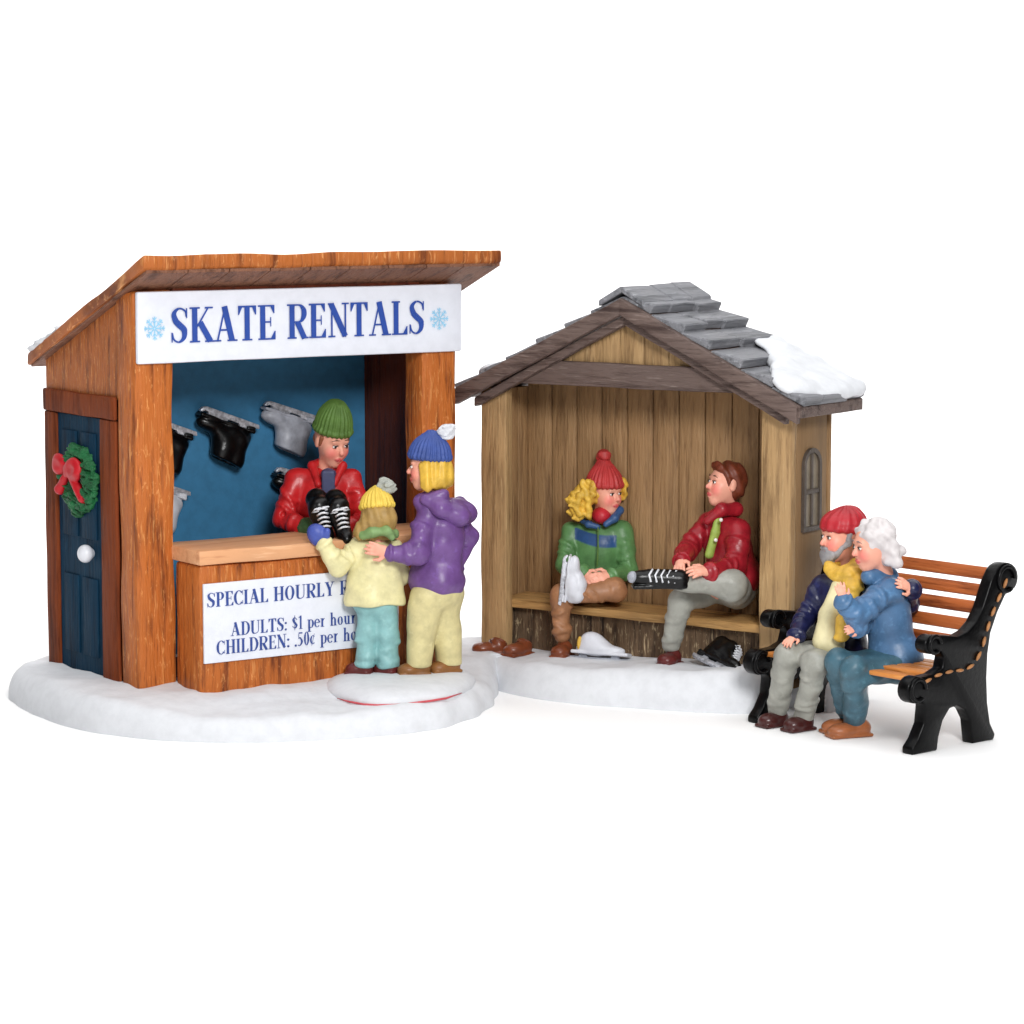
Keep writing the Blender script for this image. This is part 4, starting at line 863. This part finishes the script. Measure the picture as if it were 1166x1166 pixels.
T_ = Sculpt(.012); T_.ell(hip+[0, 0, -.05], (.24, .2, .16), k=.06).chain([hip+[-.09, 0, -.08], kl, al], [0.123, 0.114, 0.110], .05).chain([hip+[.12, 0, -.08], kr, ar], [0.123, 0.114, 0.110], .05); T_.plane_cut((0, 0, zc+.075), (0, 0, -1), .02); wrinkle(T_, kr+(ar-kr)*.30, ar-kr, .116, 2, .07, .012, 31); wrinkle(T_, kl+(al-kl)*.30, al-kl, .120, 2, .07, .012, 33); wrinkle(T_, ar+(kr-ar)*.22, ar-kr, .105, 2, .06, .010, 35); wrinkle(T_, al+(kl-al)*.22, al-kl, .108, 2, .06, .010, 37); T_.disp = folds(.009, 15, 10); obj('trousers', T_.mesh('trousers', off), M['aqua'], rt)
for a, d in ((al, (-.9, .2)), (ar, (-.5, .3))):
    S2 = Sculpt(.010); shoe(S2, [a[0]+.03, a[1]-.02, zc+.10], d, .30, .10, .10, zc-.015); obj('shoe', S2.mesh('shoe', off), M['maroon_shoe'], rt)
S2 = Sculpt(.009); d = unit(P(357, 602, Yc-.16)-wl); S2.ell(wl+d*.10, (.105, .085, .13), np.stack([np.cross(d, [0, 1, 0]), [0, 1, 0], d]), .03).cap(wl+[.03, 0, .03], wl+[.045, -.02, .13], .04, .035); mt_ = obj('mitten', S2.mesh('mitten', off), M['blue_mitten'], rt)
H, Q, R = hd['H'], hd['Q'], hd['R']
HS = Sculpt(.010); HS.ell(Q(-.08, 0, .05), (.40*H, .40*H, .40*H), R, .05).cap(P(424, 590, Yc-.12), P(411, 606, Yc-.10), .12, .09, .06).cap(P(440, 590, Yc-.10), P(440, 607, Yc-.09), .12, .085, .06).cap(P(431, 590, Yc-.14), P(425, 606, Yc-.13), .12, .09, .06); HS.ell(Q(.42, 0, -.1), (.32*H, .33*H, .6*H), R, .03, 's'); HS.disp = strands((1, .1, .1), 70, .006); obj('hair', HS.mesh('hair', off), M['sandy_hair'], rt)
SC = Sculpt(.010); SC.chain([P(413, 609, Yc-.16), P(425, 605, Yc-.22), P(440, 604, Yc-.22), P(450, 608, Yc-.12)], [.045, .06, .06, .05], .03).cap(P(440, 604, Yc-.23), P(446, 612, Yc-.22), .05, .04).chain([P(413, 609, Yc-.14), P(415, 607, Yc+.15), P(445, 607, Yc+.17), P(450, 608, Yc-.1)], [.05]*4); SC.disp = folds(.010, 26, 3); obj('scarf', SC.mesh('scarf', off), M['green_scarf'], rt)
beanie(hd, M['yellow_hat'], rt, off, prof=[1, 1.02, 1.0, .92, .80, .58, .30], top=.72, base=.14, r=.44, ribs=24, tilt=-.22, pom=(-.16, -.26, .96), pm=M['grey_wool'], pr=.085)

# --- seated woman in the shelter ---------------------------------------------------------------------------------
Ysw = 1.10-.05
def sp(x, y, z): return SHEL.w(x, y, z)
off = sp(1.25, .30, .30); rt = thing('person', 'person with yellow hair in red pointed hat and green jacket on the shelter seat', 'person', off)
Ya = off[1]+.15
S = Sculpt(.011); hd = head(S, P(690, 562, Ya), (.66, -.72, -.04), .48, ears=(0, 0), neck=P(683, 594, Ya+.08)); shl, shr = P(708, 604, Ya+.02), P(650, 606, Ya+.10); hip = P(680, 668, Ya+.05)
er, wr_ = P(643, 642, Ya-.12), P(664, 652, Ya-.42); el, wl = P(716, 648, Ya-.12), P(696, 656, Ya-.42); kr, ar = P(640, 678, Ya-.48), P(640, 724, Ya-.48); kl, al = P(700, 672, Ya-.50), P(660, 678, Ya-.62)
core(S, hd, shl, shr, hip, [(shl, el, wl), (shr, er, wr_)], [(kr, ar), (kl, al)])
hand(S, wl, P(672, 660, Ya-.62)-wl, (.3, -.8, .5), .31, -1, .6); hand(S, wr_, P(676, 662, Ya-.57)-wr_, (-.3, -.8, .4), .27, 1, .6); body(0, 0, 0, S, hd, off, rt)
J = Sculpt(.013); torso_ell(J, shl, shr, hip, .66, .50, (0, -1, 0), belly=.96); sleeve(J, [shl, el, wl], [.13, .12, .095], 3); sleeve(J, [shr, er, wr_], [.13, .115, .085], 4); J.disp = folds(.010, 13, 12)
jm = J.mesh('jacket', off); bc0, bc1 = P(655, 609, Ya-.2), P(701, 617, Ya-.2)
def band(Pw):
    t = (Pw[:, 0]-bc0[0])/(bc1[0]-bc0[0]); z = bc0[2]+(bc1[2]-bc0[2])*t+.03*np.sin(t*3.1)*-1; m = np.clip((.075-np.abs(Pw[:, 2]-z))/.012, 0, 1)*np.clip((t+.02)/.03, 0, 1)*np.clip((1.04-t)/.03, 0, 1)*(Pw[:, 1] < Ya-.02); return m, lin(40, 78, 128)
paint(jm, lin(92, 138, 84), [band], off); M['green_banded'] = resin('green_banded_jacket', (0, 0, 0), .4, .25, .14, attr=True, hilite=None); jk = obj('jacket', jm, M['green_banded'], rt)
Zp = Sculpt(.008); Zp.chain([P(681, 600, Ya-.20), P(681, 622, Ya-.275), P(680, 645, Ya-.27)], [.010]*3, .01); obj('zip', Zp.mesh('zip', off), M['green_hat'], jk)
Cc = Sculpt(.010); Cc.chain([P(690, 597, Ya-.20), P(700, 590, Ya-.17), P(706, 581, Ya-.06), P(704, 578, Ya+.12)], [.035, .046, .042, .03]).chain([P(681, 600, Ya-.18), P(670, 597, Ya-.16), P(660, 590, Ya-.02)], [.03, .038, .035]); obj('collar', Cc.mesh('collar', off), M['blue_trim'], jk)
T_ = Sculpt(.010); T_.ell(P(685, 587, Ya-.06), (.115, .13, .10)); obj('turtleneck', T_.mesh('t', off), M['red_knit'], rt)
T_ = Sculpt(.012); T_.ell(hip, (.30, .26, .18), k=.08).chain([hip+[-.12, 0, -.02], kr, ar], [0.141, 0.123, 0.084], .06).chain([hip+[.12, 0, 0], kl, al], [0.150, 0.132, 0.092], .06); wrinkle(T_, kr+(ar-kr)*.30, ar-kr, .116, 2, .07, .012, 31); wrinkle(T_, kl+(al-kl)*.30, al-kl, .120, 2, .07, .012, 33); wrinkle(T_, ar+(kr-ar)*.22, ar-kr, .105, 2, .06, .010, 35); wrinkle(T_, al+(kl-al)*.22, al-kl, .108, 2, .06, .010, 37); T_.disp = folds(.008, 14, 14); obj('trousers', T_.mesh('trousers', off), M['brown_trousers'], rt)
S2 = Sculpt(.010); zs = P(634, 748, Ya-.55)[2]; shoe(S2, [ar[0]+.03, ar[1], zs+.11], (-.35, -.9), .34, .105, .11, zs); obj('shoe', S2.mesh('shoe', off), M['brown_shoe'], rt)
# white skate on the crossed foot: toe up, blade toward the left of the picture
c = P(638, 664, Ya-.62)-off; Tm = basis(c, np.array([.10, -.1, 1.0]), np.array([1, -.10, -.16])); sk = skate_parts(rt, .68, M['white_boot'], M['lace'], Tm, laces=False, open_top=False, shaft=.30); sk[0].name = 'skate_boot'
sk[1].parent = sk[0]
H, Q, R = hd['H'], hd['Q'], hd['R']
HS = Sculpt(.010); rr = np.random.default_rng(5); HS.ell(Q(-.14, 0, .05), (.34*H, .38*H, .36*H), R, .05)
for i in range(34):
    p0 = P(rr.uniform(663, 678), rr.uniform(548, 566), Ya+rr.uniform(-.22, .06)); p1 = P(rr.uniform(652, 672), rr.uniform(572, 590), Ya+rr.uniform(-.22, .04)); m_ = (p0+p1)/2+np.array([rr.uniform(-.12, .04), rr.uniform(-.06, .02), 0]); HS.chain([p0, m_, p1, p1+np.array([rr.uniform(-.1, .0), 0, rr.uniform(.0, .06)])], [.036, .042, .038, .018], .008)
for i in range(8): p = P(rr.uniform(704, 710), rr.uniform(546, 568), Ya+rr.uniform(-.05, .12)); HS.ell(p, .055, k=.03)
HS.ell(Q(.34, 0, -.08), (.34*H, .29*H, .60*H), R, .02, 's'); HS.disp = strands((.5, .2, 1), 60, .006); obj('hair', HS.mesh('hair', off), M['yellow_hair'], rt)
beanie(hd, M['red_hat'], rt, off, prof=[1, 1.03, 1.0, .92, .80, .64, .48, .36], top=.86, base=.19, r=.43, ribs=24, slouch=.06)
S2 = Sculpt(.01); S2.ell(Q(-.12, 0, .90), (.085, .085, .075)); S2.disp = folds(.01, 40, 3); obj('pom_pom', S2.mesh('p', off), M['red_hat'], rt)

# --- seated man in the shelter ------------------------------------------------------------------------------------
off = sp(3.05, .28, .30); rt = thing('person', 'person with short auburn hair in crimson jacket sitting cross-legged on the shelter seat', 'person', off)
Ya = off[1]+.12
S = Sculpt(.011); hd = head(S, P(826, 552, Ya), (-.93, -.34, .16), .50, neck=P(829, 588, Ya+.04)); shl, shr = P(842, 604, Ya-.20), P(806, 596, Ya+.14); hip = P(838, 672, Ya+.02)
el, wl = P(838, 645, Ya-.42), P(808, 651, Ya-.80); er, wr_ = P(784, 626, Ya-.14), P(776, 637, Ya-.62); kr, ar = P(774, 684, Ya-.36), P(764, 734, Ya-.24); kl, al = P(828, 664, Ya-.66), P(772, 661, Ya-.76)
core(S, hd, shl, shr, hip, [(shl, el, wl), (shr, er, wr_)], [(kr, ar), (kl, al)]); hand(S, wl, P(782, 649, Ya-.96)-wl, (.1, -.6, .8), .31, -1, .45); hand(S, wr_, P(770, 655, Ya-.90)-wr_, (-.4, -.7, .5), .28, 1, .5); body(0, 0, 0, S, hd, off, rt)
J = Sculpt(.013); torso_ell(J, shl, shr, hip, .58, .50, (-1, 0, 0)); sleeve(J, [shl, el, wl], [.14, .125, .10], 3); sleeve(J, [shr, er, wr_], [.13, .12, .10], 4); J.ell(P(848, 655, Ya-.1), (.2, .25, .18), k=.1); J.disp = folds(.011, 13, 15); jk = obj('jacket', J.mesh('jacket', off), M['crimson_jacket'], rt)
Cc = Sculpt(.010); Cc.chain([P(806, 593, Ya-.20), P(822, 580, Ya-.18), P(838, 580, Ya-.06), P(838, 584, Ya+.12)], [.05, .07, .075, .06], .04).cap(P(808, 588, Ya-.02), P(824, 576, Ya+.12), .05, .05); obj('collar', Cc.mesh('collar', off), M['crimson_jacket'], jk)
T_ = Sculpt(.010); T_.chain([P(817, 587, Ya-.195), P(813, 606, Ya-.25), P(806, 632, Ya-.27)], [.028, .034, .036], .02).chain([P(819, 590, Ya-.18), P(816, 606, Ya-.24), P(809, 632, Ya-.26)], [.026, .034, .036], .03); obj('tie', T_.mesh('tie', off), M['lime_tie'], rt)
for px, py in ((821, 592), (815, 615)): S2 = Sculpt(.006); S2.ell(P(px, py, Ya-.36), .022); obj('button', S2.mesh('b', off), M['eye_white'], jk)
T_ = Sculpt(.012); T_.ell(hip, (.26, .26, .18), k=.08).chain([hip+[-.05, .1, 0], kr, ar], [0.141, 0.128, 0.101], .06).chain([hip+[0, -.1, 0], kl+[.06, 0, -.02], al], [.19, .17, .11], .06); wrinkle(T_, kr+(ar-kr)*.30, ar-kr, .116, 2, .07, .012, 31); wrinkle(T_, kl+(al-kl)*.30, al-kl, .120, 2, .07, .012, 33); wrinkle(T_, ar+(kr-ar)*.22, ar-kr, .105, 2, .06, .010, 35); wrinkle(T_, al+(kl-al)*.22, al-kl, .108, 2, .06, .010, 37); T_.disp = folds(.010, 14, 17); obj('trousers', T_.mesh('trousers', off), M['grey_trousers'], rt)
S2 = Sculpt(.010); zs = P(762, 757, Ya-.26)[2]; shoe(S2, [ar[0]+.03, ar[1], zs+.11], (-.55, -.8), .33, .105, .11, zs); obj('shoe', S2.mesh('shoe', off), M['maroon_shoe'], rt)
S2 = Sculpt(.010); a, b = P(774, 660, Ya-.80), P(722, 657, Ya-.86); d = unit(b-a); S2.cap(a, a+(b-a)*.6, .115, .10, .04).ell(a+(b-a)*.8, (.17, .09, .085), np.stack([d, np.cross([0, 0, 1], d), [0, 0, 1]]), .04); S2.box(a+(b-a)*.45+[0, 0, -.085], (.30, .085, .022), np.stack([d, unit(np.cross([0, 0, 1], d)), [0, 0, 1]]), .015)
kb = obj('skate_boot', S2.mesh('boot', off), M['black_boot'], rt)
S2 = Sculpt(.009); S2.ell(b+d*.02+[0, -.01, .0], (.055, .08, .065), np.stack([d, np.cross([0, 0, 1], d), [0, 0, 1]])); obj('toe_cap', S2.mesh('t', off), M['grey_boot'], kb)
bm = bmesh.new()
for i in range(5): p = a+(b-a)*(.12+.13*i)-off; tube(bm, [p+[.0, -.10, -.03], p+[-.02, -.095, .045], p+[.02, -.04, .10]], .012, 6)
obj('laces', smooth(bm_mesh(bm, 'l')), M['lace'], kb)
H, Q, R = hd['H'], hd['Q'], hd['R']
HS = Sculpt(.009); HS.ell(Q(-.08, 0, .20), (.385*H, .36*H, .35*H), R, .05).ell(Q(-.22, 0, -.02), (.25*H, .33*H, .30*H), R, .06).cap(Q(.28, -.1, .38), Q(.26, .18, .36), .085*H, k=.05).cap(Q(.05, .32, .12), Q(.03, .33, -.04), .05*H, .03*H, .03).cap(Q(.05, -.32, .12), Q(.03, -.33, -.04), .05*H, .03*H, .03).ell(Q(.30, .05, .42), (.06*H, .1*H, .07*H), R, .03)
HS.ell(Q(.36, 0, -.10), (.30*H, .34*H, .37*H), R, .03, 's').ell(Q(-.02, .36, .0), (.09*H, .10*H, .13*H), R, .02, 's'); HS.disp = strands((1, .4, .7), 55, .008, 9); obj('hair', HS.mesh('hair', off), M['auburn_hair'], rt)

# --- loose footwear on the shelter's snow -------------------------------------------------------------------------
zs = .30
for i, (px, py, d, lab) in enumerate(((556, 739, (-1, -.25), 'brown shoe on the snow by the shelter post, nearer the purple jacket'), (592, 737, (-.6, -.7), 'brown shoe on the snow, nearer the red-hatted woman'))):
    c = SHEL.w((.37, .69)[i], (-.15, -.10)[i], (.305, .32)[i]); r = thing('brown_shoe', lab, 'shoe', c, group='pair of brown shoes left on the snow')
    S2 = Sculpt(.009); shoe(S2, [0, 0, .11], d, .40, .115, .12, 0); S2.ell((.02, .0, .2), (.09, .075, .09), k=.02, op='s'); S2.disp = folds(.006, 16, 2); obj('upper', S2.mesh('u'), M['brown_shoe'], r)
    bm = bmesh.new(); dd = unit([*d, 0]); tt = np.array([-dd[1], dd[0], 0])
    for j in range(2): p = dd*(.10+.06*j)+[0, 0, .155-.03*j]; tube(bm, [p-tt*.06-[0, 0, .02], p+[0, 0, .01], p+tt*.06-[0, 0, .02]], .012, 6)
    obj('laces', smooth(bm_mesh(bm, 'l')), M['dark_shoe'], r)
c = SHEL.w(1.62, -.12, .345); r = thing('ice_skate', 'white ice skate standing on the snow below the shelter seat', 'ice skate', mat=basis(c+np.array([.06, 0, .0]), (1, -.35, -.02), (-.12, .25, 1)))
S2 = Sculpt(.010); S2.ell((.05, 0, .13), (.29, .11, .06), k=.06).ell((-.02, 0, .17), (.16, .11, .11), k=.08).ell((-.07, 0, .23), (.12, .10, .09), k=.06).box((.06, 0, .085), (.34, .10, .02), rd=.015); obj('boot', S2.mesh('b'), M['white_boot'], r)
S2 = Sculpt(.008); S2.ell((-.19, -.05, .18), (.028, .045, .08)); obj('tongue', S2.mesh('t'), M['yellow_scarf'], r)
bm = bmesh.new(); box(bm, -.38, .46, -.02, .02, -.02, .035, .006); box(bm, -.2, -.1, -.018, .018, .03, .08, .004); box(bm, .18, .28, -.018, .018, .03, .08, .004); obj('blade', smooth(bm_mesh(bm, 'b'), .6), M['grey_boot'], r)
c = SHEL.w(3.20, -.14, .46); r = thing('ice_skate', "black ice skate with white laces lying on the snow beside the man's brown shoe", 'ice skate', mat=basis(c, (.62, -.70, -.22), (.75, .40, .40)))
skate_parts(r, .72, M['black_boot'], M['lace'], open_top=False, shaft=.44)

# --- elderly couple on the bench -----------------------------------------------------------------------------------
bw = BENCH.w
off = bw(-1.52, -.15, 0); rt = thing('person', 'bearded person in red cap, navy jacket and yellow scarf on the bench', 'person', off)
Ym = bw(-1.5, .5, 0)[1]; ff = -BENCH.ey
S = Sculpt(.011); hd = head(S, P(957, 612, Ym-.02), (-.95, -.40, -.02), .52, ears=(0, 0), neck=P(967, 650, Ym+.06)); shl, shr = P(985, 665, Ym-.22), P(938, 668, Ym+.10); hip = P(960, 742, Ym+.02)
er, wr_ = P(917, 702, Ym-.05), P(906, 724, Ym-.40); el, wl = P(1034, 690, Ym-.25), P(1038, 672, Ym-.72)
ym1, ym2 = atz(884, 826, 0)[1], atz(912, 831, 0)[1]; kr, ar = P(897, 745, (Ym-.45+ym1)/2-.12), P(886, 808, ym1); kl, al = P(928, 754, (Ym-.7+ym2)/2-.12), P(915, 814, ym2)
core(S, hd, shl, shr, hip, [(shl, el, wl), (shr, er, wr_)], [(kr, ar), (kl, al)]); hand(S, wr_, P(893, 733, Ym-.55)-wr_, (-.2, -.4, .9), .23, 1, .5); hand(S, wl, P(1014, 652, Ym-.95)-wl, (.3, -.75, .6), .27, 1, .5); body(0, 0, 0, S, hd, off, rt, 'brow_grey')
J = Sculpt(.013); torso_ell(J, shl, shr, hip, .58, .50, ff); sleeve(J, [shl, el, wl], [.13, .11, .095], 3); sleeve(J, [shr, er, wr_], [.125, .11, .09], 4); J.disp = folds(.011, 13, 19); J.plane_cut(hip+[0, 0, -.12], (0, 0, -1), .02); jk = obj('jacket', J.mesh('jacket', off), M['navy_jacket'], rt)
T_ = Sculpt(.012); T_.chain([P(954, 668, Ym-.36), P(944, 700, Ym-.44), P(938, 730, Ym-.46)], [.07, .10, .12], .05); T_.cap(P(957, 668, Ym-.36), P(950, 735, Ym-.46), .07, .11, .05); obj('shirt', T_.mesh('shirt', off), M['cream_shirt'], rt)
SC = Sculpt(.011); SC.chain([P(946, 648, Ym-.20), P(958, 656, Ym-.34), P(976, 648, Ym-.32), P(984, 636, Ym-.12)], [.075, .085, .09, .07], .03).chain([P(946, 648, Ym-.2), P(950, 640, Ym+.05), P(975, 634, Ym+.14), P(984, 636, Ym-.1)], [.07]*4, .03).chain([P(968, 654, Ym-.42), P(970, 672, Ym-.50), P(966, 695, Ym-.56), P(958, 722, Ym-.66)], [.08, .075, .07, .075], .03).cap(P(976, 652, Ym-.42), P(978, 668, Ym-.48), .07, .06); SC.disp = folds(.014, 26, 5); obj('scarf', SC.mesh('scarf', off), M['yellow_scarf'], rt)
T_ = Sculpt(.012); T_.ell(hip+[0, 0, -.04], (.28, .26, .18), k=.08).cap(hip+[0, 0, -.03], (kr+kl)/2+[.10, .08, -.02], .16, .13, .08).chain([hip+[-.06, .10, -.04], kr, ar], [0.150, 0.132, 0.106], .06).chain([hip+[0, -.12, -.04], kl, al], [0.150, 0.132, 0.106], .06); wrinkle(T_, kr+(ar-kr)*.30, ar-kr, .116, 2, .07, .012, 31); wrinkle(T_, kl+(al-kl)*.30, al-kl, .120, 2, .07, .012, 33); wrinkle(T_, ar+(kr-ar)*.22, ar-kr, .105, 2, .06, .010, 35); wrinkle(T_, al+(kl-al)*.22, al-kl, .108, 2, .06, .010, 37); T_.disp = folds(.010, 14, 21); obj('trousers', T_.mesh('trousers', off), M['grey_trousers'], rt)
for a, (px, py) in ((ar, (876, 827)), (al, (905, 832))):
    S2 = Sculpt(.010); zq = .004; shoe(S2, [a[0]+.02, a[1], zq+.11], (-.8, -.6), .36, .105, .11, zq); obj('shoe', S2.mesh('shoe', off), M['dark_shoe'], rt)
H, Q, R = hd['H'], hd['Q'], hd['R']
HS = Sculpt(.009); HS.ell(Q(.30, 0, -.40), (.12*H, .16*H, .19*H), R, .06).cap(Q(.29, -.13, -.34), Q(.29, .13, -.34), .10*H, k=.05).cap(Q(.22, .20, -.30), Q(.02, .29, -.10), .07*H, .06*H, .05).cap(Q(.22, -.20, -.30), Q(.02, -.29, -.10), .07*H, .06*H, .05).cap(Q(.28, .10, -.52), Q(.25, .02, -.60), .05*H, .03*H, .03).cap(Q(.39, -.09, -.195), Q(.385, .09, -.195), .03*H, k=.02)
HS.disp = strands((1, .6, .1), 80, .006); obj('beard', HS.mesh('beard', off), M['grey_hair'], rt)
HS = Sculpt(.009); HS.cap(Q(-.02, .31, .12), Q(-.02, .32, -.12), .07*H, .055*H, .03).cap(Q(-.02, -.31, .12), Q(-.02, -.32, -.12), .07*H, .055*H, .03).ell(Q(-.24, 0, -.02), (.18*H, .30*H, .22*H), R, .05); HS.disp = strands((.6, .3, 1), 70, .006); obj('hair', HS.mesh('hair', off), M['grey_hair'], rt)
beanie(hd, M['red_cap'], rt, off, prof=[1, 1.05, 1.08, 1.04, .95, .78, .5], top=.66, base=.15, r=.42, ribs=14, tilt=.10, slouch=.12, amp=.004)

off = bw(-.95, -.15, 0); rt = thing('person', 'white-haired person in blue jacket and teal jeans cuddling up on the bench', 'person', off)
Yo = bw(-.88, .45, 0)[1]
S = Sculpt(.011); hd = head(S, P(993, 622, Yo-.12), (-.95, -.30, -.14), .50, ears=(0, 0), neck=P(1008, 656, Yo)); shl, shr = P(1014, 672, Yo-.20), P(1000, 664, Yo+.16); hip = P(1018, 752, Yo-.02)
el, wl = P(974, 700, Yo-.46), P(960, 684, Yo-.58); er, wr_ = P(985, 710, Yo-.1), P(976, 716, Yo-.46); yo1, yo2 = atz(965, 838, 0)[1], atz(980, 833, 0)[1]; kl, al = P(972, 764, (Yo-.6+yo1)/2-.12), P(973, 818, yo1); kr, ar = P(955, 754, (Yo-.4+yo2)/2-.14), P(966, 815, yo2)
core(S, hd, shl, shr, hip, [(shl, el, wl), (shr, er, wr_)], [(kr, ar), (kl, al)]); hand(S, wl, P(956, 664, Yo-.62)-wl, (.1, -1, .1), .22, -1, .35); hand(S, wr_, P(960, 716, Yo-.62)-wr_, (.1, -.8, .5), .20, 1, .7); body(0, 0, 0, S, hd, off, rt, 'brow_grey')
J = Sculpt(.013); torso_ell(J, shl, shr, hip, .53, .50, ff, belly=1.02); sleeve(J, [shl, el, wl], [.15, .13, .105], 8); sleeve(J, [shr, er, wr_], [.12, .11, .09], 9); J.ell(hip+[.04, 0, .02], (.28, .26, .21), k=.1); J.cap(P(990, 656, Yo-.14), P(1012, 655, Yo+.02), .09, .10, .05); J.plane_cut(hip+[0, 0, -.14], (.0, 0, -1), .02); J.disp = folds(.012, 12, 23); jk = obj('jacket', J.mesh('jacket', off), M['blue_jacket'], rt)
T_ = Sculpt(.012); T_.ell(hip+[0, 0, -.06], (.29, .27, .19), k=.08).cap(hip+[0, 0, -.03], (kr+kl)/2+[.10, .08, -.02], .16, .13, .08).chain([hip+[-.04, .10, -.06], kr, ar], [0.150, 0.132, 0.110], .06).chain([hip+[0, -.12, -.05], kl, al], [0.158, 0.145, 0.119], .06); wrinkle(T_, kr+(ar-kr)*.30, ar-kr, .116, 2, .07, .012, 31); wrinkle(T_, kl+(al-kl)*.30, al-kl, .120, 2, .07, .012, 33); wrinkle(T_, ar+(kr-ar)*.22, ar-kr, .105, 2, .06, .010, 35); wrinkle(T_, al+(kl-al)*.22, al-kl, .108, 2, .06, .010, 37); T_.disp = folds(.012, 14, 25); obj('trousers', T_.mesh('trousers', off), M['teal_jeans'], rt)
for a, (px, py) in ((al, (960, 838)), (ar, (985, 833))):
    S2 = Sculpt(.010); zq = .004; shoe(S2, [a[0]+.06, a[1], zq+.11], (-.93, -.36), .48, .11, .11, zq); obj('shoe', S2.mesh('shoe', off), M['tan_shoe'], rt)
H, Q, R = hd['H'], hd['Q'], hd['R']
HS = Sculpt(.009); HS.ell(Q(-.10, 0, .18), (.42*H, .40*H, .37*H), R, .05).ell(Q(-.30, 0, -.16), (.26*H, .38*H, .34*H), R, .08); rr = np.random.default_rng(9)
for i in range(34):
    a, b = rr.uniform(.5, PI), rr.uniform(-1.2, 1.2); v = np.array([math.cos(a)*math.cos(b), math.sin(b), math.sin(a)*math.cos(b)]); HS.ell(Q(-.10+.40*v[0], .37*v[1], .16+.36*v[2]), rr.uniform(.035, .06), k=.03)
for i in range(16): HS.ell(Q(rr.uniform(-.5, -.14), rr.choice([-1, 1])*rr.uniform(.28, .38), rr.uniform(-.42, .05)), rr.uniform(.04, .07), k=.03)
HS.ell(Q(.34, 0, -.14), (.33*H, .33*H, .44*H), R, .02, 's'); HS.disp = strands((.6, .5, .8), 48, .008, 9); obj('hair', HS.mesh('hair', off), M['white_hair'], rt)

# ------------------------------------------------------------------ camera, lamps, render settings
cam = bpy.data.cameras.new('camera'); co = bpy.data.objects.new('camera', cam); C.objects.link(co)
co.location = Vector(CAM); co.rotation_euler = (PI/2-TH, 0, 0); cam.sensor_width = 36; cam.sensor_fit = 'HORIZONTAL'; cam.lens = FPX*36/1166; cam.clip_start = .5; cam.clip_end = 400
scene.camera = co
def area(name, loc, target, size, power, col=(1, 1, 1), sy=None):
    l = bpy.data.lights.new(name, 'AREA'); l.energy = power; l.size = size; l.color = col
    if sy: l.shape = 'RECTANGLE'; l.size_y = sy
    o = bpy.data.objects.new(name, l); C.objects.link(o); o.location = loc
    o.rotation_euler = (Vector(target)-Vector(loc)).to_track_quat('-Z', 'Y').to_euler(); return o
area('key_lamp', (5, -28, 14), (0, -1, 2), 6, 6000)
area('top_lamp', (0, -3, 22), (0, -3, 0), 30, 5300, sy=30)
area('fill_lamp', (-16, -22, 7), (0, 0, 2), 9, 420)
area('backdrop_lamp', (0, 10, 24), (0, 34, 10), 80, 20000, sy=6)
w = bpy.data.worlds.new('World'); scene.world = w; w.use_nodes = True
w.node_tree.nodes['Background'].inputs[0].default_value = (1, 1, 1, 1); w.node_tree.nodes['Background'].inputs[1].default_value = .10
scene.unit_settings.scale_length = .0225
scene.view_settings.view_transform = 'Standard'; scene.view_settings.look = 'None'; scene.view_settings.exposure = 0; scene.view_settings.gamma = 1
scene.render.engine = 'CYCLES'
